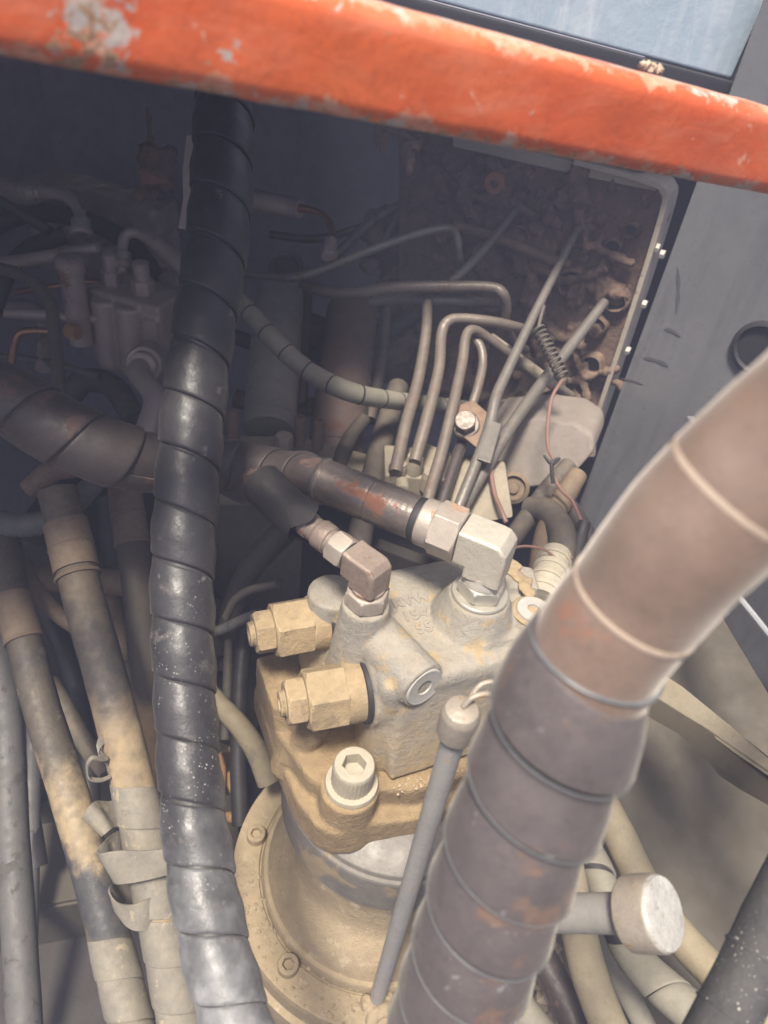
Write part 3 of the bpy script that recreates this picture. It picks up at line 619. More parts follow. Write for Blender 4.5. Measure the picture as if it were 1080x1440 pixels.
# height where the tube's cap is seen
zt = .0
for z in np.linspace(.1, .7, 601):
    cc = RM.T @ (gb + UP*z - np.array([0, 0, CZ])); 
    if 720 - F*cc[1]/-cc[2] < 1030: zt = z; break
xt = 540 + F*cc[0]/-cc[2]
gt = P(641, 1028, -cc[2]); gd = unit(gt - gb); gl = np.linalg.norm(gt - gb)
gr = 17.5*(-cc[2])/F
gs = thing('grease_tube', 'slim grey upright tube with a rounded steel cap in front of motor', 'tube', gb)
m = MB(); m.lathe(gb, gd, [(gr, -.01), (gr, gl + .004), (gr*.5, gl + .005)], 32); m.link('tube_body', mt['rod'], gs)
m = MB(); k = gr/.0135
m.lathe(gb + gd*(gl - .004), gd, [(gr*1.02, 0), (.0200*k, .001), (.0214*k, .004), (.0216*k, .034*k), (.0208*k, .040*k), (.0175*k, .0455*k), (.008*k, .048*k), (.001, .0482*k)], 40); m.link('tube_cap', mt['cap'], gs)
m = MB(); pc = gb + gd*(gl + .043*k)
pa = Path([pc, pc + np.array([.006, .004, .008]), pc + np.array([.018, .008, .009]), pc + np.array([.028, .008, -.002]), pc + np.array([.032, .008, -.02])], world=True, rad=[.0032*k]*5); m.tube(pa, 10)
pa = Path([pc + np.array([.004, .006, .002]), pc + np.array([.012, .014, .012]), pc + np.array([.026, .018, .010]), pc + np.array([.036, .018, -.008])], world=True, rad=[.003*k]*4); m.tube(pa, 10)
m.link('retaining_wire', mt['cap'], gs)
m = MB()
for kk, (x, y, r) in enumerate(((-.012, -.006, .010), (.0, -.014, .012), (.012, -.010, .010), (-.004, -.022, .009), (.014, .002, .008), (-.006, -.026, .007))): m.blob(gb + np.array([x, y, -.001]), r, 2, .45, seed=kk + 3)
m.link('weld_bead', mt['flange'], gs, remesh=(.0018, 2))

# ---------------------------------------------------------------- hoses in front
def wd(D, d): return D*F/d                    # pixel width of something D metres across at distance d
def hose(name, label, cat, pts, mat, group=None, seg=20, wob=.02, part='hose_body', single=False):
    pa = Path(pts); m = MB(); m.tube(pa, seg, wob=wob)
    if single: o = tag(m.link(name, mat), label, cat, group); return o, pa
    t = thing(name, label, cat, pa.C[-1], group); m.link(part, mat, t); return t, pa

# thick hose, nearest to the camera
BH = [(3300, 330, .17, 367), (2400, 330, .18, 346), (1720, 360, .20, 312), (1360, 450, .225, 277), (1150, 592, .262, 236), (1045, 680, .28, 222), (960, 765, .297, 209), (905, 832, .316, 196), (838, 918, .335, 188), (780, 1050, .362, 178), (714, 1210, .394, 161), (645, 1400, .45, 141), (590, 1560, .51, 124)]
bh, bp = hose('wrapped_hose', 'thickest hose, close to the camera at right, wrapped below and bare above', 'hose', BH, mt['sleeve'], 'large wrapped hoses', seg=48, wob=.015)
f0 = bp.near(830, 925)
m = wrap(bp, f0 - .020/bp.L, 1.0, .0440, .0044, 1, .03, .85, phase=3.4, jit=.05, seed=1, bow=.15); m.link('spiral_wrap', mt['wrapbig'], bh)
wrap_edge(bp, f0 - .020/bp.L, .0440, .0044, 1, .85, 3.4, .05, 1, 12, .00042).link('wrap_edge', mt['wrapedge'], bh)
wrap_edge(bp, f0 - .020/bp.L + .0013/bp.L, .0440, .0018, 1, .85, 3.4, .05, 1, 12, .0016).link('wrap_gap_shade', mt['dark'], bh)  # dark helix drawn as the shadow in the gap between turns
for x, y in ((1040, 690), (895, 845)): ring(bp, bp.near(x, y), .0026, .0006).link('cream_band', mt['seam'], bh)
ring(bp, bp.near(840, 915), .0012, .0020).link('wrap_end_lip', mt['wrapedge'], bh)

# black wrapped hose, centre left
CH = [(322, 60, .74, 76), (315, 180, .72, 76), (309, 300, .70, 77), (297, 400, .69, 78), (281, 500, .68, 77), (270, 600, .67, 78), (262, 700, .66, 78), (257, 800, .655, 77), (258, 900, .645, 76), (262, 1000, .635, 75), (268, 1100, .62, 77), (279, 1200, .605, 82), (296, 1300, .585, 83), (321, 1400, .565, 84), (352, 1500, .545, 86), (392, 1620, .52, 88)]
ch, cp = hose('wrapped_hose', 'long black hose in spiral wrap running from top to bottom, left of centre', 'hose', CH, mt['black'], 'large wrapped hoses', seg=32)
m = wrap(cp, .0, 1.0, .0495, .0030, 1, .035, .3, phase=.6, jit=.06, seed=4, bow=.5); m.link('spiral_wrap', mt['wrapc'], ch)

# long hose across the picture that ends on the big elbow
e0 = E2END; e_d = E2DIR
lp = [P(-60, 520, .69), P(40, 580, .70), P(110, 618, .71), (P(185, 645, .735)), P(260, 650, .78), P(335, 655, .80), P(400, 667, .79)]
k1 = e0 + e_d*.155; k2 = e0 + e_d*.10; k3 = e0 + e_d*.02
lr = [.030, .0305, .030, .0295, .0270, .0245, .0228, .0212, .0206, .0200]
lh = thing('wrapped_hose', 'brownish hose crossing behind the black one and ending in swivel nut at elbow', 'hose', e0, 'large wrapped hoses')
lpa = Path(lp + [k1, k2, k3], world=True, rad=lr); m = MB(); m.tube(lpa, 28, wob=.02); m.link('hose_body', mt['wraph'], lh)
fr = lpa.near(440, 672)
wrap(lpa, .0, lpa.near(240, 650), .05, .0030, 1, .03, .5, phase=1.0, jit=.12, seed=6, bow=.1).link('spiral_wrap', mt['wraph'], lh)
wrap(lpa, lpa.near(255, 652), fr, .040, .0026, 1, .03, .5, phase=1.2, jit=.12, seed=8, bow=.1).link('spiral_wrap', mt['wraph'], lh)
m = MB(); L = lambda a, b, *pr: m.lathe(e0, e_d, list(pr), 44)
m.lathe(e0, e_d, [(.019, .038), (.0222, .0385), (.0225, .046), (.0222, .0475), (.0228, .049), (.0230, .086), (.0221, .088), (.0221, .0885), (.0230, .091), (.0226, .143), (.0238, .144), (.0238, .147), (.0222, .149), (.02, .150)], 44); m.link('crimp_collar', mt['crimp'], lh)
m = MB(); m.lathe(e0, e_d, [(.016, .030), (.0222, .0305), (.0228, .034), (.0222, .0375), (.016, .038)], 44); m.link('dark_gap_ring', mt['dark'], lh)
m = MB(); m.lathe(e0, e_d, [(.016, .014), (.0238, .0145), (.0245, .018), (.0245, .029), (.0236, .031), (.016, .0315)], 44); m.link('nut_collar', mt['swnut'], lh)
m = MB(); m.nut(e0, e_d, .0245, -.012, .0175, .05, .55); m.link('swivel_nut', mt['swnut'], lh, smooth=25)

# second hose with a torn sleeve end on the small elbow
q = E1END; sp = Path([q - E1DIR*.0, q + E1DIR*.03, q + E1DIR*.07 + np.array([-.006, .012, 0]), P(345, 690, .80), P(300, 668, .83), P(250, 655, .86)], world=True, rad=[.0125, .0130, .0140, .015, .0155, .016])
sh = thing('fitting_hose', 'short brown hose with torn black sleeve end joined to small elbow', 'hose', q)
m = MB(); m.tube(sp, 22, wob=.03); m.link('hose_body', mt['wraph'], sh)
m = MB(); Cc, Rr, N_, B_ = sp.part(.0, .30); rings = []
for layer, dr in ((0, .0085), (1, .0068)):
    idx = range(len(Cc)) if layer == 0 else reversed(range(len(Cc)))
    for i in idx:
        ring_ = []
        for t in np.linspace(0, 2*math.pi, 30, endpoint=False):
            flare = (1 - i/(len(Cc)-1))**2
            sq = .0026*math.cos(3*t + .8)*flare
            tip = -E1DIR*(-.010*math.cos(t*2 + .6)*(1 if i == 0 else max(0, 1 - i*.5)))
            ring_.append(Cc[i] + (N_[i]*math.cos(t) + B_[i]*math.sin(t))*(Rr[i] + dr + sq) + tip)
        rings.append(ring_)
m.loft(rings, False); m.link('torn_sleeve', mt['blackclean'], sh)

# four long hoses at the left
ha, pa_ = hose('dusty_hose', 'bare dusty black hose with brown collar, left of the one with peeling wrap', 'hose',
    [(5, 760, .99, 44), (18, 840, .95, 46), (34, 900, .93, 48), (60, 1000, .90, 50), (92, 1100, .87, 52), (122, 1200, .84, 54), (147, 1290, .82, 56), (172, 1390, .79, 57), (203, 1510, .76, 59), (255, 1700, .71, 63)], mt['hosea'], 'long hoses at the left')
f = pa_.near(25, 868); m = MB(); m.tube(pa_, 26, True, pa_.near(14, 838), pa_.near(37, 900), .0022); m.link('end_collar', mt['collar'], ha)
ring(pa_, pa_.near(37, 903), .004, .0034).link('collar_lip', mt['collar'], ha)
wrap(pa_, pa_.near(150, 1300), 1.0, .04, .0016, 1, .02, .5, phase=2, seed=3, bow=.1).link('spiral_wrap', mt['wrapt'], ha)
hb, pb_ = hose('peeling_hose', 'long hose whose pale spiral wrap is peeling off in loops', 'hose',
    [(80, 690, .87, 52), (97, 755, .86, 55), (116, 835, .84, 56), (140, 920, .825, 57), (164, 1010, .81, 58), (187, 1100, .80, 58), (209, 1200, .785, 58), (230, 1310, .77, 58), (254, 1430, .75, 60), (280, 1550, .725, 62), (320, 1720, .69, 66)], mt['hoseb'], 'long hoses at the left')
m = MB(); m.tube(pb_, 26, True, pb_.near(90, 733), pb_.near(108, 800), .0026); m.link('end_collar', mt['collar'], hb)
for x, y in ((103, 770), (112, 812)): ring(pb_, pb_.near(x, y), .004, .0036).link('collar_lip', mt['collar'], hb)
lf = unit(P(100, 1230, .78) - P(200, 1205, .78)); dn = unit(lf + 0)
wrap(pb_, pb_.near(180, 1075), 1.0, .0450, .0022, 1, .02, .4, phase=1.2, seed=5, bow=.1, jit=.06).link('spiral_wrap', mt['wrapt'], hb)
def ribbon(name, pts, w0, thick, mat, parent, twist=0):
    "loose strip along world points, w0 = its width vector at each point"
    p = Path([q for q, _ in pts], world=True, rad=[.01]*len(pts)); W = Path([w_ for _, w_ in pts], world=True, rad=[.01]*len(pts)) if False else None
    m = MB(); n = len(p.C); ks = np.linspace(0, len(pts)-1, n); rings = []
    for i in range(n):
        a = int(min(ks[i], len(pts)-2)); u = ks[i] - a; wv = np.asarray(pts[a][1])*(1-u) + np.asarray(pts[a+1][1])*u
        nn = unit(np.cross(p.T[i], wv))*thick/2; c = p.C[i]
        rings.append([c - wv/2 - nn, c + wv/2 - nn, c + wv/2 + nn, c - wv/2 + nn])
    m.loft(rings); return m.link(name, mat, parent)
ax_ = unit(P(209, 1200, .785) - P(187, 1100, .80))
def RB(lst, wv): return [(P(x, y, d), np.asarray(wv(k/(len(lst)-1)))) for k, (x, y, d) in enumerate(lst)]
ribbon('loose_wrap_curl', RB([(158, 1062, .795), (146, 1068, .775), (130, 1066, .765), (122, 1078, .764), (126, 1094, .768), (142, 1097, .775), (156, 1092, .785)], lambda u: ax_*.006 + UP*.004), .010, .0016, mt['wrapt'], hb)
ribbon('loose_wrap_curl', RB([(160, 1030, .80), (142, 1042, .785), (138, 1056, .78), (150, 1070, .785)], lambda u: ax_*.010), .010, .0016, mt['wrapt'], hb)
def ribbon2(top, bot, thick=.0016):
    a_ = Path([(x, y, d, 10) for x, y, d in top], n=8); b_ = Path([(x, y, d, 10) for x, y, d in bot], n=8); m = MB(); rings = []
    for i in range(len(a_.C)):
        wv = b_.C[i] - a_.C[i]; nn = unit(np.cross(a_.T[i], wv))*thick/2; md = (a_.C[i] + b_.C[i])/2 + nn*3*math.sin(i*.4)
        rings.append([a_.C[i] - nn, md - nn, b_.C[i] - nn, b_.C[i] + nn, md + nn, a_.C[i] + nn])
    m.loft(rings); return m.link('loose_wrap_curl', mt['wrapt'], hb)
ribbon2([(178, 1118, .82), (155, 1127, .805), (134, 1127, .785), (122, 1138, .772), (115, 1151, .765)], [(182, 1165, .80), (168, 1163, .782), (158, 1165, .772), (150, 1171, .766), (143, 1177, .762)])
ribbon2([(238, 1193, .752), (205, 1196, .746), (168, 1196, .746), (136, 1199, .752), (150, 1180, .770), (166, 1168, .788), (180, 1172, .81)], [(240, 1229, .752), (208, 1237, .744), (180, 1242, .744), (160, 1241, .750), (160, 1218, .768), (170, 1198, .786), (182, 1200, .81)])
ribbon2([(212, 1262, .755), (186, 1272, .747), (164, 1269, .748), (153, 1253, .757), (160, 1243, .773), (177, 1242, .792), (195, 1244, .81)], [(218, 1306, .755), (194, 1309, .747), (178, 1302, .750), (168, 1287, .758), (172, 1272, .773), (182, 1268, .792), (198, 1270, .81)])
hc, pc_ = hose('collared_hose', 'dark hose turning tan low down, squeezed beside the black wrapped hose', 'hose',
    [(172, 640, 1.03, 40), (177, 700, 1.0, 42), (186, 765, .98, 43), (197, 850, .96, 44), (209, 960, .94, 44), (221, 1080, .92, 44), (232, 1200, .90, 44), (246, 1330, .88, 44), (258, 1450, .86, 44)], mt['hosec'], 'long hoses at the left')
m = MB(); m.tube(pc_, 26, True, pc_.near(174, 690), pc_.near(187, 762), .0024); m.link('end_collar', mt['collar'], hc)
for x, y in ((179, 722), (187, 764)): ring(pc_, pc_.near(x, y), .004, .0036).link('collar_lip', mt['collar'], hc)
hose('grey_hose', 'smooth blue grey hose standing upright at the far left edge', 'hose',
    [(-10, 760, 1.05, 38), (0, 900, 1.0, 41), (10, 1020, .97, 43), (18, 1180, .93, 45), (28, 1330, .89, 47), (38, 1500, .85, 49)], mt['greyhose'], 'long hoses at the left', single=True)
hose('grey_hose', 'thin dim grey hose standing between far left hose and bare dusty hose', 'hose',
    [(52, 960, 1.2, 24), (45, 1080, 1.16, 26), (42, 1200, 1.12, 27), (38, 1330, 1.08, 28), (30, 1460, 1.04, 28)], mt['greyhose'], 'long hoses at the left', single=True)

# hoses lower right
hose('tan_hose', 'longest plain tan hose curving down right behind the pin', 'hose',
    [(790, 1010, 1.0, 42), (832, 1100, .97, 45), (868, 1170, .94, 47), (905, 1245, .91, 48), (955, 1315, .87, 49), (1015, 1378, .83, 51), (1090, 1450, .79, 52), (1240, 1580, .72, 56), (1400, 1720, .66, 60)], mt['tanhose'], 'tan hoses at lower right', single=True)
t2, p2 = hose('wrapped_tan_hose', 'tan hose with dark gaps in its spiral wrap, passing under the pin head', 'hose',
    [(800, 1150, .96, 36), (828, 1198, .93, 38), (848, 1245, .90, 40), (866, 1300, .87, 43), (895, 1350, .84, 46), (945, 1400, .80, 50), (1020, 1455, .76, 52), (1160, 1560, .70, 56), (1320, 1680, .65, 60)], mt['black'], 'tan hoses at lower right')
wrap(p2, .0, p2.near(868, 1305), .046, .0022, 1, .13, .5, phase=.5, seed=2, bow=.1).link('spiral_wrap', mt['tanhose2'], t2)
wrap(p2, p2.near(864, 1290), 1, .06, .0022, 1, .012, .3, phase=.5, seed=2, bow=.1).link('spiral_wrap', mt['tanhose2'], t2)
hose('tan_hose', 'pale tan hose going straight down under the pin shaft', 'hose',
    [(775, 1130, .93, 48), (795, 1215, .89, 50), (812, 1300, .85, 51), (832, 1380, .82, 52), (868, 1470, .79, 54), (930, 1610, .74, 58), (1010, 1760, .70, 62)], mt['tanhose'], 'tan hoses at lower right', single=True)
hose('tan_hose', 'thin tan hose showing low between two thicker tan hoses', 'hose',
    [(830, 1300, .98, 30), (868, 1370, .96, 32), (900, 1430, .94, 32), (940, 1510, .91, 33), (1020, 1660, .86, 35)], mt['tanhose2'], 'tan hoses at lower right', single=True)
hose('brown_hose', 'brown dirty hose beside the thick wrapped hose at bottom edge', 'hose',
    [(735, 1290, .95, 40), (765, 1350, .92, 42), (800, 1420, .89, 44), (820, 1480, .87, 44)], mt['wraph'], 'tan hoses at lower right', single=True)
hose('brown_hose', 'short grey brown hose end in bottom corner below the thick hose', 'hose',
    [(690, 1360, .9, 40), (720, 1400, .87, 42), (760, 1450, .84, 44), (790, 1490, .82, 44)], mt['tanhose2'], 'tan hoses at lower right', single=True)
m = MB()
for k in range(26):
    x, y = random.uniform(735, 800), random.uniform(1320, 1440); m.blob(P(x + (y-1380)*.3, y, .98 + random.uniform(-.03, .03)), random.uniform(.007, .016), 1, .6, seed=k)
tag(m.link('rubble', mt['clod']), 'heap of dried mud crumbs lying between hoses at bottom edge', 'mud', kind='stuff')
bb, pbb = hose('braided_hose', 'black textured hose crossing the bottom right corner', 'hose',
    [(1330, 800, .56, 70), (1215, 1030, .53, 74), (1125, 1215, .50, 78), (1085, 1295, .49, 80), (1048, 1375, .48, 82), (1010, 1450, .47, 84), (970, 1530, .46, 86), (900, 1680, .45, 88), (830, 1840, .44, 90)], mt['braid'])
for x, y in ((1062, 1345), (1022, 1425)): ring(pbb, pbb.near(x, y), .0022, .0012).link('wrap_seam', mt['braid'], bb)

# pin with a round head
h = P(886, 1284, .555); pd = unit(P(1040, 1283, .44) - P(800, 1286, .66)); pd = unit(RM @ np.array([.70, .385, .71]))
pn = thing('pivot_pin', 'steel pin with a wide flat whitish round head pointing to the right', 'pin', h)
m = MB(); m.lathe(h - pd*.20, pd, [(.0145, 0), (.0148, .02), (.0146, .19), (.0152, .196), (.0152, .206)], 36); m.link('pin_shaft', mt['pin'], pn)
m = MB(); wb = lambda t, hh: 1 + .012*mnoise.noise(Vector((math.cos(t)*2, math.sin(t)*2, hh*60)))
m.lathe(h, pd, [(.014, -.0005), (.0245, -.0003), (.0258, .0012), (.0264, .0020), (.0267, .012), (.0264, .0255), (.0255, .0270)], 48, True, wb); m.link('pin_head', mt['cap'], pn)
m = MB(); m.lathe(h, pd, [(.0255, .0265), (.0245, .0292), (.022, .0300), (.012, .0297), (.0004, .0301)], 48, True, wb); m.link('pin_face', mt['pinhead'], pn)

# right-hand bracket and floor panel
br = thing('angle_bracket', 'tan dusty steel angle bracket slanting down behind the thick hose', 'bracket', P(1000, 1010, .85))
tp = [P(905, 930, .98), P(960, 965, .93), P(1030, 1022, .86), P(1110, 1085, .78), P(1420, 1330, .585)]; bt = [P(905, 985, .95), P(955, 1022, .90), P(1000, 1062, .845), P(1018, 1090, .825), P(1110, 1120, .765)]
m = MB(); m.prism(tp + [P(1420, 1352, .580), P(1110, 1105, .77), P(1040, 1058, .845), P(985, 1018, .90), P(905, 968, .96)], -UP*.006, .0015); m.link('top_flange', mt['frame'], br)
m = MB(); m.prism([P(905, 968, .962), P(985, 1018, .902), P(1040, 1058, .847), P(1110, 1105, .772), P(1420, 1352, .582), P(1420, 1420, .57), P(1110, 1150, .755), P(1040, 1110, .82), P(1012, 1092, .84), P(985, 1060, .87), P(950, 1030, .91), P(905, 1005, .95)], np.array([.004, .010, 0]), .001); m.link('web_plate', mt['floor'], br)
m = MB(); q = P(985, 1240, 1.06); hx = unit(np.array([.9, -.43, 0])); hy = np.array([.43, .9, 0]); nn = unit(UP*.8 - hy*.6); 
m.box(q + hx*.1, (hx, unit(np.cross(nn, hx)), nn), (.42, .40, .006), .002); tag(m.link('slanted_plate', mt['floor']), 'broad dull brown sheet metal plate behind the pin at lower right', 'plate')
# step of the frame at lower left
q = P(85, 1262, 1.16); q2 = P(170, 1245, 1.18); hx = unit((q2 - q)*np.array([1, 1, 0])); hy = np.cross(UP, hx)
fs = thing('frame_step', 'dusty tan sheet metal step behind the hoses at lower left', 'frame', q)
m = MB(); m.box(q - UP*.25 - hy*.008, (hx, hy, UP), (.28, .006, .25), .002); m.link('front_sheet', mt['floor'], fs)
m = MB(); m.box(q + hy*.12 + UP*.003, (hx, hy, UP), (.28, .13, .004), .001); m.link('top_sheet', mt['floor'], fs)
m = MB(); m.box(q + hy*.13 + UP*.075, (hx, hy, UP), (.28, .006, .07), .002); m.link('upstand', mt['floor'], fs)
m = MB(); p = q + hy*.12 + UP*.08 - hx*.01; m.lathe(p, -hy, [(.022, 0), (.022, .012), (.015, .016), (.001, .016)], 20); m.link('stud', mt['floor'], fs)

# ---------------------------------------------------------------- engine bay behind
G_P, G_L, G_B = 'steel pipes behind the motor', 'loose hoses at the left', 'dim fittings at upper left'
def one(name, label, cat, pts, mat, group=None, seg=14, wob=.015): return hose(name, label, cat, pts, mt[mat], group, seg, wob, single=True)
# rusty engine side with its cover rim
q0 = P(800, 420, 1.34); hx = unit(np.array([.90, -.44, 0])); hy = np.array([.44, .90, 0])
re = thing('rusty_engine_side', 'rusty crumbling engine side with holes, framed by a pale rim', 'engine', q0)
def pl(x, y, off=0.0): return on_plane(x, y, q0, hy) - hy*off
m = MB(); m.prism([pl(560, 170), pl(830, 228), pl(935, 262), pl(943, 285), pl(905, 400), pl(868, 520), pl(835, 605), pl(690, 610), pl(560, 520)], hy*.03, .003); m.link('back_plate', mt['rust'], re)
m = MB()
for k in range(150):
    x, y = random.uniform(620, 925), random.uniform(225, 590)
    if x > 945 - (y-262)*.33 - 22: continue
    m.blob(pl(x, y, random.uniform(-.004, .012)), random.uniform(.007, .024), 2, .7, seed=k, stretch=(1, .8, random.uniform(.7, 1.6)))
for k in range(22):
    x, y = random.uniform(640, 850), random.uniform(250, 560); dx, dy = random.choice([(60, 26), (24, 80), (-30, 70), (70, -20)])
    a_, b_ = pl(x, y, .012), pl(x + dx, y + dy, .02); m.lathe(a_, b_ - a_, [(.008, 0), (.0075, np.linalg.norm(b_ - a_))], 10)
m.link('rusted_casting', mt['rust'], re, remesh=(.0040, 2), lump=(.022, .016))
for (x, y, r) in ((805, 395, .020), (868, 420, .017), (835, 510, .016), (775, 470, .014), (815, 330, .013), (890, 322, .010), (842, 455, .014), (790, 560, .015), (865, 345, .011), (735, 330, .015), (755, 410, .013)):
    m = MB(); m.lathe(pl(x, y, .018), -hy, [(r*1.5, -.02), (r*1.35, -.004), (r*1.1, -.001), (r, -.003), (r*.95, -.024), (.001, -.024)], 22, True, lambda t, hh: 1 + .16*mnoise.noise(Vector((math.cos(t)*1.3 + r*900, math.sin(t)*1.3, 0)))); m.link('casting_hole', mt['rust'], re)
    m = MB(); m.lathe(pl(x, y, .004), -hy, [(r*1.0, -.002), (r*.9, .0), (.001, .0)], 18); m.link('hole_shade', mt['dark'], re)  # dark disc painted as the shade inside each hole
rim = [(815, 224), (880, 240), (925, 254), (938, 264), (940, 282), (922, 345), (903, 405), (880, 475), (858, 540), (838, 600)]
rp = Path([pl(x, y, .012) for x, y in rim], world=True, rad=[.01]*len(rim)); m = MB(); rings = []
for i in range(len(rp.C)):
    side = unit(np.cross(rp.T[i], hy)); rings.append([rp.C[i] + side*a_ + hy*b_ for a_, b_ in ((-.004, -.016), (.004, -.016), (.005, .05), (-.005, .05))])
m.loft(rings); m.link('cover_rim', mt['rustedge'], re)
m = MB(); m.prism([pl(640, 185, .01), pl(815, 226, .01), pl(922, 256, .01), pl(926, 268, .01), pl(810, 244, .01), pl(640, 205, .01)], hy*.03, .002); m.link('top_flange', mt['rustedge'], re)
m = MB(); m.nut(pl(703, 254, .012), -hy, .0175, 0, .014, .1, .4, bore=.0085); m.link('hex_nut', mt['rustnut'], re, smooth=25)
for x, y in ((922, 345), (929, 354), (904, 424), (881, 489), (866, 535), (893, 455)):
    m = MB(); p = pl(x + 2, y, .012); dv = unit(np.cross(hy, UP))*(1) ; dv = hx
    if (x, y) == (893, 455): continue
    m.nut(p, dv, .0065, 0, .0075, .1, .3); m.link('edge_bolt', mt['white'], re, smooth=25)
m = MB(); m.prism([pl(700, 560, .0), pl(842, 575, .0), pl(838, 640, .0), pl(700, 640, .0)], -hy*.010, .002); m.link('lower_ledge', mt['rustedge'], re)
# dark strip put in as the shade of the gap
m = MB(); a_ = P(885, 450, 1.50); m.box(a_, (hx, hy, UP), (.12, .01, .55), .002); tag(m.link('gap_shade', mt['dark']), 'dark upright strip standing for shade in the gap between rusty engine and grey panel', 'post')

# rubber engine mount under it
m = MB(); mp = [P(x, y, d) for x, y, d in ((688, 592, 1.22), (760, 588, 1.20), (808, 594, 1.17), (834, 612, 1.15), (836, 636, 1.15), (812, 662, 1.16), (780, 684, 1.18), (720, 690, 1.21), (690, 680, 1.23))]
m.prism(mp, np.array([.03, .09, 0]), .008, 3); tag(m.link('engine_mount', mt['mount']), 'rounded grey brown engine mount below the rusty engine side', 'engine mount')
m = MB(); p = P(722, 686, 1.20); a_ = unit(RM @ np.array([-.2, -.1, 1])); m.lathe(p, a_, [(.026, -.05), (.026, 0), (.020, .004), (.018, -.004), (.010, -.004), (.009, .002), (.001, .003)], 28)
tag(m.link('stub_pipe', mt['collar']), 'short brown pipe stub with hollow end below the engine mount', 'pipe')

# steel pipes
PI = [('long thin grey pipe rising right and hooking over at the top', 'pipeg', [(335, 383, 1.24, 12), (375, 388, 1.22, 13), (415, 390, 1.20, 14), (455, 378, 1.20, 14), (520, 352, 1.20, 14), (590, 328, 1.2, 13), (630, 321, 1.2, 13), (642, 332, 1.2, 13), (646, 360, 1.22, 12), (650, 395, 1.3, 12)]),
      ('pipe with a long level run that bends down sharply at right end', 'pipe', [(425, 398, 1.26, 17), (455, 410, 1.24, 18), (500, 412, 1.22, 18), (560, 404, 1.2, 18), (640, 403, 1.2, 18), (690, 404, 1.2, 17), (707, 413, 1.2, 17), (712, 432, 1.22, 16), (711, 455, 1.25, 15), (722, 480, 1.31, 14), (740, 492, 1.36, 13)]),
      ('short capped pipe lying just under the level pipe', 'pipeg', [(520, 424, 1.26, 16), (560, 420, 1.25, 17), (620, 422, 1.23, 17), (668, 424, 1.25, 16), (720, 428, 1.38, 14)]),
      ('leftmost of the upright pipes, dropping from beneath the level pipe', 'pipe', [(603, 398, 1.24, 16), (601, 428, 1.22, 16), (599, 470, 1.19, 17), (588, 535, 1.15, 19), (570, 600, 1.1, 20), (556, 665, 1.06, 21)]),
      ('upright pipe with a shiny bend at its top going right', 'pipe', [(775, 478, 1.36, 13), (745, 466, 1.27, 14), (728, 460, 1.21, 15), (690, 452, 1.18, 16), (650, 448, 1.17, 16), (630, 452, 1.165, 17), (621, 470, 1.16, 17), (617, 520, 1.13, 18), (600, 590, 1.09, 20), (583, 650, 1.06, 20)]),
      ('upright pipe with rounded hook top, third from left', 'pipe', [(760, 530, 1.36, 13), (735, 512, 1.27, 14), (720, 500, 1.22, 14), (685, 474, 1.19, 15), (665, 464, 1.17, 16), (655, 474, 1.16, 16), (650, 510, 1.14, 17), (637, 570, 1.10, 18), (620, 640, 1.06, 19), (605, 690, 1.03, 19), (590, 750, 1.0, 19)]),
      ('short reddish hooked pipe just right of third upright pipe', 'pipe', [(662, 474, 1.19, 13), (675, 486, 1.185, 14), (679, 510, 1.18, 14), (672, 545, 1.16, 15), (663, 572, 1.15, 15)]),
      ('straight dark pipe stub running below the bolted clamp plate', 'wraph', [(655, 610, 1.13, 17), (640, 650, 1.1, 18), (622, 705, 1.07, 19), (600, 770, 1.04, 19)]),
      ('long thin straight rod slanting from upper right to the clamp', 'pipeg', [(820, 308, 1.26, 12), (785, 375, 1.22, 13), (745, 455, 1.17, 15), (712, 525, 1.13, 17), (697, 560, 1.11, 18), (688, 600, 1.09, 18), (668, 655, 1.06, 18), (650, 700, 1.04, 18), (625, 765, 1.02, 18)]),
      ('lowest slanting grey rod passing right of the clamp plate', 'pipeg', [(850, 425, 1.27, 16), (800, 490, 1.23, 18), (755, 548, 1.18, 19), (715, 605, 1.13, 20), (685, 655, 1.09, 21), (655, 705, 1.06, 21), (630, 765, 1.03, 21)]),
      ('short straight rod at upper right leading to the level pipe', 'pipeg', [(728, 292, 1.28, 12), (690, 340, 1.25, 13), (655, 378, 1.23, 14), (632, 398, 1.22, 14)]),
      ('brown pipe crossing from rusty casting behind the slanting rods', 'rust', [(640, 318, 1.3, 15), (700, 335, 1.29, 16), (760, 360, 1.29, 16), (800, 372, 1.3, 15)]),
      ('tan flat bar slanting down behind the spring', 'mani', [(690, 475, 1.27, 16), (730, 505, 1.25, 17), (770, 535, 1.26, 17), (800, 556, 1.36, 16)])]
for lab, mm, pts in PI:
    pts = [(x, y, d, w_*.9) for x, y, d, w_ in pts]
    one('steel_pipe', lab, 'pipe', pts, mm, G_P)
# clamp plate with bolt
cl = thing('pipe_clamp', 'small rusty diamond plate with a single bolt clamping the upright pipes', 'clamp', P(655, 600, 1.10))
vf = unit(RM @ np.array([-.15, .25, 1])); 
m = MB(); m.prism([P(638, 572, 1.12), P(665, 562, 1.13), P(700, 592, 1.10), P(690, 632, 1.075), P(668, 628, 1.08), P(634, 600, 1.10)], -vf*.012, .002); m.link('clamp_plate', mt['rust'], cl)
p = P(655, 598, 1.10); m = MB(); m.lathe(p, vf, [(.021, -.01), (.021, .004), (.019, .006), (.012, .006)], 28); m.link('washer', mt['pipe'], cl)
m = MB(); m.nut(p, vf, .0145, .004, .022, .12, .3); m.link('bolt_head', mt['pipe'], cl, smooth=25)
m = MB(); m.prism([P(690, 590, 1.085), P(706, 596, 1.085), P(690, 652, 1.05), P(670, 645, 1.05)], -vf*.008, .002); m.link('clamp_tab', mt['pipeg'], cl)
